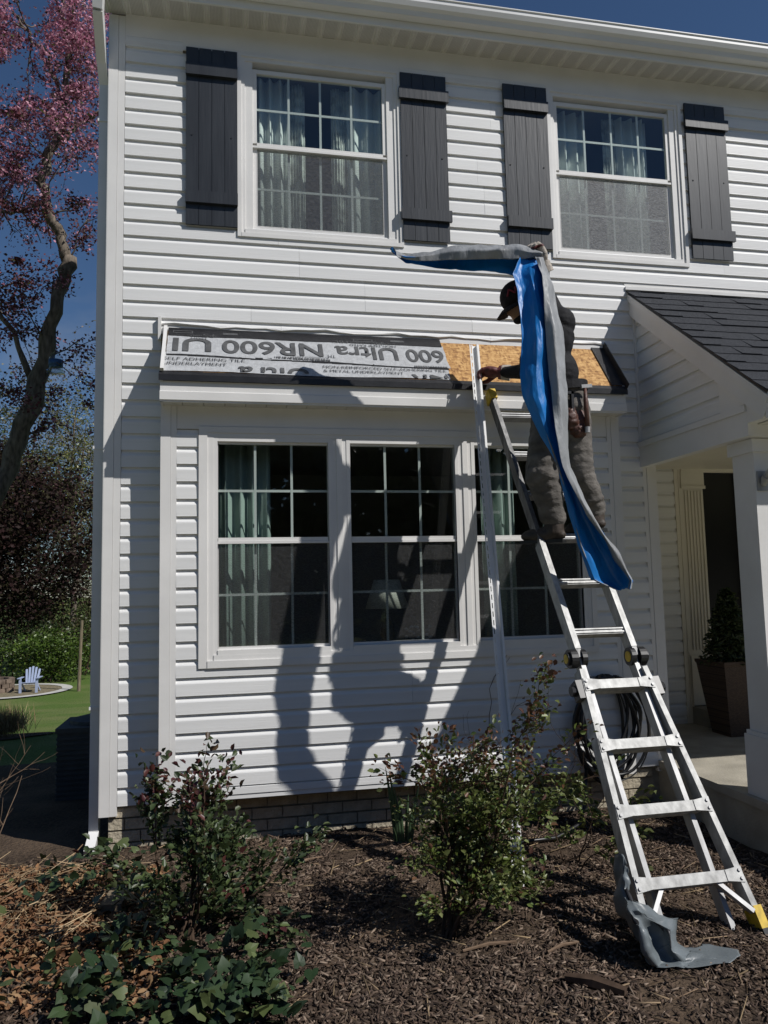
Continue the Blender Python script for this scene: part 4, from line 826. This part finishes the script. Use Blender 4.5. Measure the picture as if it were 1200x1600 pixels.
shrub('rose_bush', 'sparse dark shrub with red-tinged leaves left of the bay corner', (lbp.x, lbp.y, .02), [((-.25,.1,1),.70),((-.1,.25,1),.56),((.15,.1,1),.68),((.5,.1,.9),.55),((.35,.3,.9),.6),((.05,-.1,1),.45),((.6,.0,.6),.5),((-.5,-.2,.5),.45),((.3,-.4,.5),.5),((-.3,.3,.6),.5),((.8,.2,.5),.5)], 2, .88, .009, .036, DKG+[(.075,.105,.035)], [(.085,.028,.024),(.07,.022,.024),(.08,.05,.028)], 6, .03, 8)
# bare twiggy shrub behind, and one leafy branch low by the ladder
def twigs(name, label, base, stems, lv, seed, r=.006, mt=DRYTW, wig=.2):
    rr = random.Random(seed); t = thing(name, base, label, 'shrub'); mb = MB(); tips = []
    for d, l in stems: grow(mb, tips, Vector(base)+Vector((rr.gauss(0,.05), rr.gauss(0,.05), 0)), d, l, r, lv, rr, .6, .15, 6, wig, (2,4), .6)
    mb.build('stems', mt, t); return t, tips
t, tips = twigs('twig_shrub', 'leafless twiggy shrub behind the middle shrub near the hose', (2.55, -.55, .02), [((-.2,.0,1),.75),((.15,.0,1),.7),((.4,.1,.8),.6),((-.4,.0,.8),.6)], 2, 4, .005, TWIG)
t, tips = twigs('low_shrub', 'low green-leaved shrub spreading behind the left ladder rail', (2.62, -1.0, .02), [((.2,.0,.7),.45),((.5,-.3,.5),.5),((-.1,-.1,.7),.4),((.3,-.6,.5),.42)], 2, 14, .005, TWIG)
o, dd = tipcloud(tips, 2, .018, (0,1)); leafcloud('foliage', o, .04, .6, GRN, LEAF, t, .5, .4, True, dd)['kind'] = 'stuff'
twigs('bare_shrub', 'bare pale twigs in the shade left of the house corner', (-.85, -.1, .0), [((-.5,-.3,.8),.7),((.3,-.4,.8),.7),((-.9,-.1,.5),.8),((.6,.1,.7),.6),((0,-.6,.6),.7)], 2, 17, .005, DRYTW, .1)
# daffodil clump: each blade a part
df = gz(630, 1318, .03); dfo = thing('daffodil_clump', (df.x, df.y, .03), 'clump of upright strap-shaped green leaves against the foundation', 'plant')
for px, py, bx_ in ((602,1198,-.04),(608,1205,-.03),(616,1230,-.02),(622,1240,0),(638,1240,.02),(655,1225,.04),(645,1260,.03),(610,1255,-.05),(650,1270,.05)):
    tip = at(px, py, df.y-.02+rnd.uniform(-.05,.05)); b0 = Vector((df.x+bx_, df.y+rnd.uniform(-.03,.03), .03)); v = []
    for i in range(6): t_ = i/5; p = b0.lerp(tip, t_)+Vector((0, 0, .03*math.sin(t_*3.1))); w = .0115*(1-t_**2.2)*(.7+.6*t_)+.001; v += [p+Vector((-w,0,0)), p+Vector((0,-.004,0)), p+Vector((w,0,0))]
    m = MB(); m.add(v, [(i*3+j, i*3+j+1, i*3+j+4, i*3+j+3) for i in range(5) for j in range(2)]); bl_ = m.build('leaf', LEAF, dfo); a_ = bl_.data.color_attributes.new('Col','FLOAT_COLOR','POINT'); a_.data.foreach_set('color', [c for _ in v for c in (.06,.10,.05,1)])

# ivy: the larger leaves singly, the rest joined
ivs = []
def ivyleaf(cv, n=7):
    prof = [(0,.02),(.20,-.14),(.46,-.04),(.47,.16),(.47,.40),(.27,.62),(0,.98),(-.27,.60),(-.45,.42),(-.46,.18),(-.47,-.03),(-.21,-.14)]
    v = [(0,.25,.02)]+[(x,y,.22*abs(x)-.20*y*y-.30*x*x+cv*x*(1+y)) for x,y in prof]; return v, [(0,i,i % 12+1) for i in range(1,13)]
IVC = [(.016,.034,.013),(.024,.045,.018),(.034,.056,.022),(.020,.036,.018),(.065,.085,.03)]
ivm = []
for q in range(10):
    v, f = ivyleaf((q-5)*.04); me = bpy.data.meshes.new('ivy_leaf'); me.from_pydata(v, [], f); me.update(); a_ = me.color_attributes.new('Col','FLOAT_COLOR','POINT'); c = IVC[q % 5]; k_ = .8+.08*q; a_.data.foreach_set('color', [z_ for _ in v for z_ in (c[0]*k_, c[1]*k_, c[2]*k_, 1)]); me.materials.append(IVYM); ivm.append(me)
iv = thing('ivy', (.25, -1.6, .03), 'dark green ivy covering the ground in the lower left corner', 'ivy')
def ivypos(r):
    while True:
        px, py = (r.uniform(-20, 500), r.uniform(1405, 1605)) if r.random() < .8 else (r.uniform(60, 230), r.uniform(1340, 1400))
        k = noise.noise(Vector((px*.011, py*.016, 2)))
        lim = 1. if py > 1400 and px < 450-(1600-py)*.3 and px > 200-(py-1400)*.55 else .35 if py < 1400 else .12
        if r.random() < lim*(.55+k): p = gz(px, py, .06); return p
r9 = random.Random(9); vv = []; ff = []; vc = []
for i in range(820):
    p = ivypos(r9); p.z = bedz(p.x, p.y)+r9.uniform(.02, .15); s = r9.uniform(.022, .075)
    rot = Matrix.Rotation(r9.uniform(0,6.28),4,'Z') @ Matrix.Rotation(r9.gauss(.35,.55),4,'X') @ Matrix.Rotation(r9.gauss(0,.5),4,'Y'); mt_ = Matrix.Translation(p) @ rot @ Matrix.Scale(s,4)
    if i < 300: o = link('ivy_leaf', ivm[i % 10], None, iv); o.matrix_parent_inverse = Matrix.Translation(-Vector(iv.location)); o.matrix_local = Matrix.Identity(4); o.matrix_basis = mt_
    else:
        n0 = len(vv); me = ivm[i % 10]; vv += [tuple(mt_ @ w.co) for w in me.vertices]; ff += [tuple(n0+k for k in q.vertices) for q in me.polygons]; c = np.array(IVC[i % 5])*r9.uniform(.7,1.4); vc += [c]*len(me.vertices)
o = link('ivy_mat', npmesh('ivy_mat', vv, ff, np.array(vc)), IVYM, iv); o['kind'] = 'stuff'
m = MB()
for i in range(40):
    p = ivypos(r9); a = r9.uniform(0,6.28); pts = [Vector((p.x+math.cos(a)*.06*k+r9.gauss(0,.01), p.y+math.sin(a)*.06*k+r9.gauss(0,.01), .05+.02*math.sin(k))) for k in range(6)]; m.tube(pts, .0025, 4)
m.build('ivy_stem', TWIG, iv)['kind'] = 'stuff'

# ------------------------------------------------------------------ mulch chips, dry leaves, straw
def chips(name, n, posfn, lx, ly, lz, cols, mt, tilt=.35):
    P = np.array([posfn() for _ in range(n)]); yaw = rng.random(n)*6.283; L = lx*(.5+1.1*rng.random(n)**2); W = ly*(.6+.9*rng.random(n)); H = lz*(.5+rng.random(n))
    d = np.stack([np.cos(yaw), np.sin(yaw), rng.normal(0, tilt, n)], 1); d /= np.linalg.norm(d, axis=1)[:,None]; s = np.stack([-np.sin(yaw), np.cos(yaw), rng.normal(0, tilt, n)], 1); u = np.cross(d, s); u /= np.linalg.norm(u, axis=1)[:,None]; V = []
    for (a, b_, c) in ((-1,-1,0),(1,-.6,0),(1,.6,0),(-1,1,0),(-1,-.8,1),(1,-.4,1),(1,.4,1),(-1,.8,1)): V.append(P+d*(a*L/2)[:,None]+s*(b_*W/2)[:,None]+u*(c*H)[:,None])
    V = np.stack(V, 1).reshape(-1,3); b_ = (np.arange(n)*8)[:,None,None]; F = (b_+np.array([[4,5,6,7],[0,1,5,4],[1,2,6,5],[2,3,7,6],[3,0,4,7]])).reshape(-1,4)
    cols = np.array(cols); c = cols[rng.integers(0,len(cols),n)]*(.5+rng.random((n,1)))
    return tag(link(name, npmesh(name, V, F, np.repeat(c, 8, 0)), mt), kind='stuff')
def mpos():
    while True:
        x, y = rnd.uniform(-.5, 3.75), -abs(rnd.random()**.8)*3.0+.0
        if noise.noise(Vector((x*1.4, y*1.7, 9))) < -.12 and rnd.random() < .72: continue
        if x > .1 or rnd.random() < .5: return (x, y, bedz(x, y)+rnd.uniform(-.004,.012))
o = chips('wood_mulch', 42000, mpos, .034, .0065, .004, [(.095,.068,.050),(.13,.095,.072),(.060,.042,.033),(.19,.145,.11),(.045,.032,.025),(.11,.075,.055)], CHIPS); tag(o, 'dark brown shredded bark mulch covering the bed', 'mulch')
def spos():
    x, y = rnd.uniform(-.2, 3.7), rnd.uniform(-2.7, 0); return (x, y, bedz(x, y)+rnd.uniform(.006,.02))
o = chips('dry_straw', 420, spos, .14, .004, .003, [(.30,.22,.13),(.22,.16,.10),(.16,.11,.07)], CHIPS, .12); tag(o, 'scattered pale dry stalks lying on the mulch', 'straw')
def dpos():
    while True:
        px, py = rnd.uniform(-40, 260), rnd.uniform(1360, 1600)
        if rnd.random() < .25+.75*(py < 1510): p = gz(px, py, .03); return (p.x, p.y, bedz(p.x, p.y)+rnd.uniform(.0,.04))
o = leafcloud('dry_leaves', [dpos() for _ in range(5200)], .034, .5, [(.20,.10,.05),(.26,.14,.07),(.15,.075,.04),(.30,.19,.10)], DLEAF, None, .8, .5); tag(o, 'carpet of brown dry leaves at the left of the bed', 'leaf litter', kind='stuff')
def lpos():
    px, py = rnd.uniform(-40, 240), rnd.uniform(1350, 1480); p = gz(px, py, .05); return (p.x, p.y, bedz(p.x, p.y)+rnd.uniform(.02,.07))
o = chips('dry_stalks', 260, lpos, .22, .004, .003, [(.28,.20,.12),(.35,.26,.16),(.18,.12,.07)], CHIPS, .2); tag(o, 'dry pale stalks over the leaf litter by the house corner', 'straw', kind='stuff')
m = MB(); a, b_ = gz(172, 1425, .06), gz(205, 1375, .06); m.bar((a.x,a.y,.05), (b_.x,b_.y,.05), .11, .09); tag(m.build('landscape_timber', POSTW), 'short weathered timber edging block beside the left bush', 'timber')
for i, (px, py, ln, a, lab) in enumerate(((765,1478,.26,.1,'broken pale stick lying in front of the middle shrub'), (480,1345,.22,.5,'thin pale stick on the mulch near the bay'), (930,1540,.24,2.4,'dark bark chunk lying left of the crumpled film'), (880,1478,.18,.3,'short pale stick left of the ladder foot'))):
    p = gz(px, py, .05); m = MB(); d = Vector((math.cos(a), math.sin(a), 0))*ln/2; z_ = Vector((0,0,bedz(p.x,p.y)+.015-p.z)); m.tube([p+z_-d, p+z_+Vector((0,.01,.006)), p+z_+d], [.006,.008,.005] if i != 2 else [.02,.028,.016], 6); tag(m.build('stick', DRYTW if i != 2 else TWIG, None), lab, 'stick')

# ------------------------------------------------------------------ back yard
def yz(x, y): return gh(x, y)
ac = thing('air_conditioner', (-.42, 2.0, gh(0,2.0)), 'dark outdoor air conditioner beside the house wall in the shade', 'air conditioner'); az = gh(0, 2.)
m = MB(); m.box(-.72, -.15, 1.75, 2.35, az-.05, az+.60); m.box(-.735, -.135, 1.735, 2.365, az+.60, az+.64); m.build('cabinet', ACM, ac)
for i in range(13): z = az+.05+i*.041; m = MB(); m.box(-.726, -.144, 1.742, 1.75, z, z+.022); m.build('louver', ACM, ac)
m = MB(); m.lathe([(.24,0),(.24,.03),(.06,.07),(.05,.03)], (-.435,2.05,az+.64), 20); m.build('fan_guard', ACM, ac)
pc_ = hitp(22, 1096, (0,.0896,1), .0538); PX, PY, PZ_ = pc_.x, pc_.y, gh(0, pc_.y)
def disc(name, cx, cy, r0, r1, mt, dz, lab):
    n = 48; v = []; f = []
    for i in range(n): a = 2*math.pi*i/n; v += [(cx+r*math.cos(a), cy+r*math.sin(a), gh(cx, cy+r*math.sin(a))+dz) for r in (r0, r1)]
    f = [(2*i, 2*i+1, (2*i+3) % (2*n), (2*i+2) % (2*n)) for i in range(n)]; return tag(link(name, npmesh(name, v, f), mt), kind='structure')
disc('gravel_circle', PX-.2, PY, .01, 1.75, GRAV, .03, ''); disc('stone_edging', PX-.2, PY, 1.75, 2.1, PAVE, .045, '')
fp = thing('fire_pit', (PX-.75, PY+.1, PZ_), 'low round stone fire pit beside the lavender chair', 'fire pit')
for r_ in range(3):
    for i in range(14):
        a = 2*math.pi*(i+.5*(r_ % 2))/14; c = Vector((PX-.75+.62*math.cos(a), PY+.1+.62*math.sin(a), PZ_+.1+r_*.15)); m = MB(); t_ = Vector((-math.sin(a), math.cos(a), 0)); m.bar(c-t_*.13, c+t_*.13, .17, .142); m.build('stone', STONE, fp)
ch = thing('garden_chair', (PX+.62, PY-.5, PZ_), 'lavender slatted plastic garden chair beside the fire pit', 'chair'); X_, Y_, Zc = PX+.62, PY-.5, gh(0, PY-.5)+.03
for i in range(5):
    q = (i-2)*.095; m = MB(); m.bar((X_+q, Y_+.28, Zc+.30), (X_+q*1.35, Y_+.55, Zc+1.0-.04*abs(i-2)**1.5), .082, .02, up=(0,1,0)); m.build('back_slat', CHAIRP, ch)
for i in range(5): m = MB(); y = Y_-.25+i*.11; m.box(X_-.27, X_+.27, y, y+.095, Zc+.40-.02*i, Zc+.42-.02*i); m.build('seat_slat', CHAIRP, ch)
for s in (-1, 1):
    m = MB(); m.box(X_+s*.36-.06, X_+s*.36+.06, Y_-.32, Y_+.38, Zc+.58, Zc+.605); m.build('armrest', CHAIRP, ch)
    m = MB(); m.bar((X_+s*.31, Y_-.24, Zc), (X_+s*.32, Y_-.24, Zc+.58), .10, .03, up=(0,1,0)); m.build('leg', CHAIRP, ch)
    m = MB(); m.bar((X_+s*.29, Y_+.5, Zc), (X_+s*.29, Y_-.1, Zc+.38), .03, .09); m.build('leg', CHAIRP, ch)
for o in list(ch.children):
    for v_ in o.data.vertices: v_.co = Vector((X_, Y_, Zc))+(v_.co-Vector((X_, Y_, Zc)))*.84
pq = at(123, 1076, 23.5); m = MB(); pz = gh(0, 23.5); m.tube([(pq.x, 23.5, pz), (pq.x+.03, 23.5, pz+1.2), (pq.x+.07, 23.5, pz+2.45)], [.06,.055,.05], 8); tag(m.build('wooden_post', POSTW), 'slim weathered wooden post standing on the back lawn', 'post')
gt = hitp(6, 1152, (0,.0896,1), .0538)
o = leafcloud('dry_grass_tuft', [(gt.x+rnd.gauss(0,.14), gt.y+rnd.gauss(0,.12), gh(0,gt.y)+rnd.uniform(0,.12)) for _ in range(900)], .42, .03, [(.32,.24,.13),(.40,.31,.18),(.24,.17,.09)], DLEAF, None, 0, .3, False, [(rnd.gauss(0,.35), rnd.gauss(0,.35), 2.2) for _ in range(900)]); tag(o, 'tan clump of dry ornamental grass on the back lawn', 'grass')
n_ = 48; v = [(gt.x+.1,gt.y-.05,gh(0,gt.y)+.02)]
for i in range(n_): a = 2*math.pi*i/n_; r = .62*(1+.2*math.sin(3*a)); y = gt.y-.05+r*.9*math.sin(a); v.append((gt.x+.1+r*math.cos(a), y, gh(0,y)+.02))
tag(MB().add(v, [(0,i+1,(i+1) % n_+1) for i in range(n_)]).build('tuft_bed', BED), kind='structure')

# blossoming tree
def tree(name, label, base, limbs, crown, leaf, cols, mt, asp=.6, up=.2, seed=1, twl=.5, twn=0, barkm=BARK):
    t = thing(name, base, label, 'tree', None); mb = MB(); rr = random.Random(seed); tips = []
    for pts, rs in limbs:
        P = [Vector(p) for p in pts]; Q = []; R_ = []
        for i in range(len(P)-1):
            for k in range(4): u = k/4; Q.append(P[i].lerp(P[i+1], u)+Vector((rr.gauss(0,.022), rr.gauss(0,.022), 0))); R_.append((rs[i]*(1-u)+rs[i+1]*u)*rr.uniform(.86,1.16))
        Q.append(P[-1]); R_.append(rs[-1]); mb.tube(Q, R_, 9)
        for k in range(twn):
            p = rr.choice(Q[len(Q)//3:]); grow(mb, tips, p, (rr.gauss(0,1), rr.gauss(0,1), rr.gauss(.3,.6)), twl, .012, 2, rr, .6, .1, 4, .25, (2,3), .7)
    mb.build('trunk', barkm, t, True); c, cl = crown(tips, rr); f = leafcloud('crown', c, leaf, asp, cl, mt, t, up, .4, False); f['kind'] = 'stuff'; return t
TY = 4.5
def tp(px, py, dy=0.): return at(px, py, TY+dy)
limbs = [([(-3.6,4.4,-.4),(-3.0,4.45,.9),(-2.35,4.5,2.2),tp(2,755),tp(40,665),tp(75,530),tp(93,450),tp(110,402)], [.26,.22,.19,.165,.155,.14,.125,.12]),
 ([tp(106,408),tp(92,365),tp(76,330),tp(67,285),tp(76,245),tp(88,218)], [.105,.098,.092,.085,.082,.08]),
 ([tp(88,220),tp(103,185),tp(98,150),tp(108,105),tp(104,60),tp(98,10),tp(96,-60)], [.07,.062,.055,.05,.042,.034,.03]),
 ([tp(86,225),tp(108,210),tp(122,192),tp(150,178),tp(190,160)], [.055,.05,.045,.04,.03]),
 ([tp(104,180),tp(85,125),tp(68,90),tp(50,60),tp(20,20)], [.045,.04,.035,.03,.022]),
 ([tp(60,315),tp(40,330),tp(15,332),tp(-40,320)], [.04,.035,.03,.03]), ([tp(55,600),tp(20,520),tp(-40,430),tp(-80,300)], [.06,.05,.04,.03]), ([tp(-40,430),tp(-20,250),tp(-10,60)], [.04,.035,.03])]
limbs = [(p_, [r_*.66 for r_ in q_]) for p_, q_ in limbs]
def crown1(tips, rr):
    c = []; cl = []
    pink = np.array([(.58,.27,.36),(.66,.38,.45),(.42,.16,.24),(.50,.22,.30)]); dark = np.array([(.11,.035,.045),(.16,.05,.06),(.08,.04,.035),(.19,.085,.09)]); grn = np.array([(.10,.11,.04),(.13,.13,.05)])
    for i in range(620):
        px = rr.uniform(-110, 160); py = rr.uniform(-110, 640)
        k = noise.noise(Vector((px*.013, py*.013, 7)))
        dens = 1.0 if py < 330 else .55 if py < 420 else .42
        if px > 60+40*k and py > 200: dens *= .35
        if 125 < px and 170 < py: dens *= .5
        if px > 40 and 380 < py < 620: dens *= .35
        if rr.random() > dens*(.62+1.7*k): continue
        ctr = tp(px, py, rr.uniform(-1.1, 1.1)); n = int(rr.uniform(70, 160)); rad = rr.uniform(.04, .10)
        if py > 440 and rr.random() < .45: n = n//2
        pk = max(0., min(1., (380-py)/330)); pk = pk*.9+.05
        for q in range(n):
            c.append((ctr.x+rr.gauss(0,rad*1.2), ctr.y+rr.gauss(0,rad*1.2), ctr.z+rr.gauss(0,rad*.75)))
            u = rr.random(); col = pink[rr.randrange(4)] if u < pk else grn[rr.randrange(2)] if u > .94 else dark[rr.randrange(4)]; cl.append(col*rr.uniform(.7,1.3))
    for p, d, l in tips:
        if l < 2:
            pyv = p.z; pk = .75 if p.z > 6.3 else .22
            for q in range(6): c.append((p.x+rr.gauss(0,.045), p.y+rr.gauss(0,.04), p.z+rr.gauss(0,.04))); cl.append((pink[rr.randrange(4)] if rr.random() < pk else dark[rr.randrange(4)])*rr.uniform(.7,1.3))
    return c, np.array(cl)
tree('blossoming_tree', 'pink blossoming tree with a leaning grey trunk left of the house', (-3.6,4.4,-.4), limbs, crown1, .038, None, BLOS, .75, .1, 3, .55, 7)
bf = thing('bottle_feeder', tuple(at(87,582,TY-.25)), 'clear plastic bottle with blue label hanging from the tree', 'bottle'); bp_ = at(87, 582, TY-.25)
m = MB(); m.lathe([(.02,0),(.075,.01),(.08,.05),(.08,.17),(.06,.215),(.02,.25),(.018,.27)], bp_, 16); m.build('bottle', PET, bf, True)
m = MB(); m.lathe([(.082,.07),(.082,.15)], bp_, 16); m.build('label', LABELB, bf, True)
m = MB(); m.lathe([(.0,-.012),(.10,-.012),(.105,.02),(.09,.0)], bp_, 16); m.build('tray', PET, bf, True)
m = MB(); m.tube([bp_+Vector((0,0,.27)), bp_+Vector((-.02,.05,.45)), bp_+Vector((-.05,.2,.62))], .004, 5); m.build('cord', BLACK, bf)
# darker tree behind it, and the pale green one
def blob(cols, cen, rad, ncl, per, cr):
    def f(tips, rr):
        c = []; cl = []; cols_ = np.array(cols)
        for i in range(ncl):
            d = Vector((rr.gauss(0,1), rr.gauss(0,1), rr.gauss(0,1))).normalized()*rr.random()**.45; ctr = Vector((cen[0]+d.x*rad[0], cen[1]+d.y*rad[1], cen[2]+d.z*rad[2]))
            if noise.noise(ctr*.9) < -.25: continue
            b0 = rr.uniform(.7,1.3)
            for q in range(per): c.append((ctr.x+rr.gauss(0,cr), ctr.y+rr.gauss(0,cr), ctr.z+rr.gauss(0,cr*.7))); cl.append(cols_[rr.randrange(len(cols_))]*b0*rr.uniform(.8,1.2))
        for p, d_, l in tips:
            for q in range(2): c.append((p.x+rr.gauss(0,.06), p.y+rr.gauss(0,.06), p.z+rr.gauss(0,.06))); cl.append(cols_[rr.randrange(len(cols_))])
        return c, np.array(cl)
    return f
g0 = gh(0, 9.)
tree('plum_tree', 'dense dark purple-leaved tree in the shade behind the leaning trunk', (-4.2,9.,g0), [([(-4.2,9,g0),(-4.1,9,1.2),(-3.9,9,3)], [.2,.16,.1])], blob([(.030,.018,.016),(.045,.022,.022),(.035,.03,.014),(.025,.015,.012)], (-3.5,9.2,2.65), (2.2,1.5,1.6), 620, 80, .2), .065, None, BLOS, .7, .1, 5, .8, 10)
YG = [(.16,.17,.05),(.20,.19,.07),(.12,.14,.04)]
def backtree(i, px, py_base, y, h, w, cols, label, name='budding_tree', ncl=160, leaf=.14, zc=.6, twn=16):
    p = at(px, py_base, y); z = gh(0, y); b = (p.x, y, z); rr = random.Random(i*7+1); lim = [([(p.x,y,z),(p.x+.2,y,z+h*.35),(p.x-.1,y,z+h*.7),(p.x+.1,y,z+h)], [.16,.12,.07,.03])]
    for k in range(6): a = rr.uniform(0,6.28); z1 = z+h*rr.uniform(.2,.6); lim.append(([(p.x,y,z1),(p.x+math.cos(a)*w*.4,y+math.sin(a)*w*.4,z1+h*.2),(p.x+math.cos(a)*w*.7,y+math.sin(a)*w*.7,z1+h*.4)], [.07,.045,.02]))
    return tree(name, label, b, lim, blob(cols, (p.x,y,z+h*zc), (w*.85,w*.7,h*.48), ncl, 40, .35), leaf, None, LEAF, .6, .1, i+20, h*.2, twn)
backtree(1, 108, 1030, 30, 11.5, 2.6, YG, 'pale yellow-green budding tree rising right of the leaning trunk', ncl=60, leaf=.11, twn=18)
backtree(2, 20, 1030, 33, 12, 3.4, [(.13,.12,.05),(.15,.10,.06),(.09,.10,.03)], 'olive-brown budding tree farthest left behind the plum tree', ncl=110, leaf=.13)
backtree(3, 165, 1030, 36, 13, 3.2, [(.12,.11,.06),(.10,.12,.04)], 'thin twiggy tree just left of the house edge', ncl=50, leaf=.12, twn=20)
backtree(4, -70, 1030, 31, 12, 3.6, DKG, 'dark green tree at the left picture edge', ncl=170)
BG = [(.05,.07,.018),(.07,.085,.025),(.04,.055,.015)]
def backbush(px, y, h, w, cols, label, ncl=110):
    p = at(px, 1030, y); z = gh(0, y); t = thing('hedge_shrub', (p.x, y, z), label, 'shrub', 'shrubs along the lawn edge'); rr = random.Random(int(px)+400); c, cl = blob(cols, (p.x,y,z+h*.5), (w,w*.7,h*.5), ncl, 44, .22)([], rr)
    leafcloud('foliage', c, .11, .6, cl, LEAF, t, .2, .4, False)['kind'] = 'stuff'; mb = MB()
    for k in range(6): mb.tube([(p.x+rr.uniform(-w,w)*.5,y,z),(p.x+rr.uniform(-w,w)*.8,y,z+h*.7)], [.04,.015], 5)
    mb.build('stems', TWIG, t)
backbush(75, 27, 2.0, 1.7, [(.07,.12,.016),(.09,.14,.022),(.05,.09,.015)], 'bright green shrub at the lawn edge behind the chair', 150); backbush(15, 28, 3.4, 2.0, DKG, 'tall dark green shrub at the lawn edge farthest left', 150); backbush(135, 29, 3.4, 1.9, BG+[(.12,.11,.05)], 'mixed green shrub behind the wooden post', 130); backbush(45, 31, 4.6, 2.2, [(.06,.07,.02),(.08,.085,.03)], 'tall olive shrub behind the bright green one', 170); backbush(165, 31, 4.6, 2., [(.09,.08,.04),(.07,.075,.03)], 'brownish shrub beside the house edge at the lawn end', 150); backbush(100, 33, 5.5, 2.4, [(.07,.065,.03),(.08,.08,.03)], 'tall brownish thicket shrub in the gap above the post', 170)
# wood across the street behind the viewer, seen only as dark reflections in the panes
c = []
for i in range(1900):
    a = rng.uniform(-1.25, 1.25); r = rng.uniform(24, 30); h = 8.5+2.0*math.sin(a*9)+rng.normal(0,.6); x, y, z = 1+r*math.sin(a), -4-r*math.cos(a), rng.uniform(0, h)
    for q in range(24): c.append((x+rng.normal(0,.8), y+rng.normal(0,.8), z+rng.normal(0,.5)))
tag(leafcloud('far_wood', c, .75, .7, [(.03,.04,.015),(.04,.05,.02),(.025,.03,.012)], LEAF, None, .1, .4, False), 'dark wood across the street reflected in the window panes', 'wood', kind='stuff')
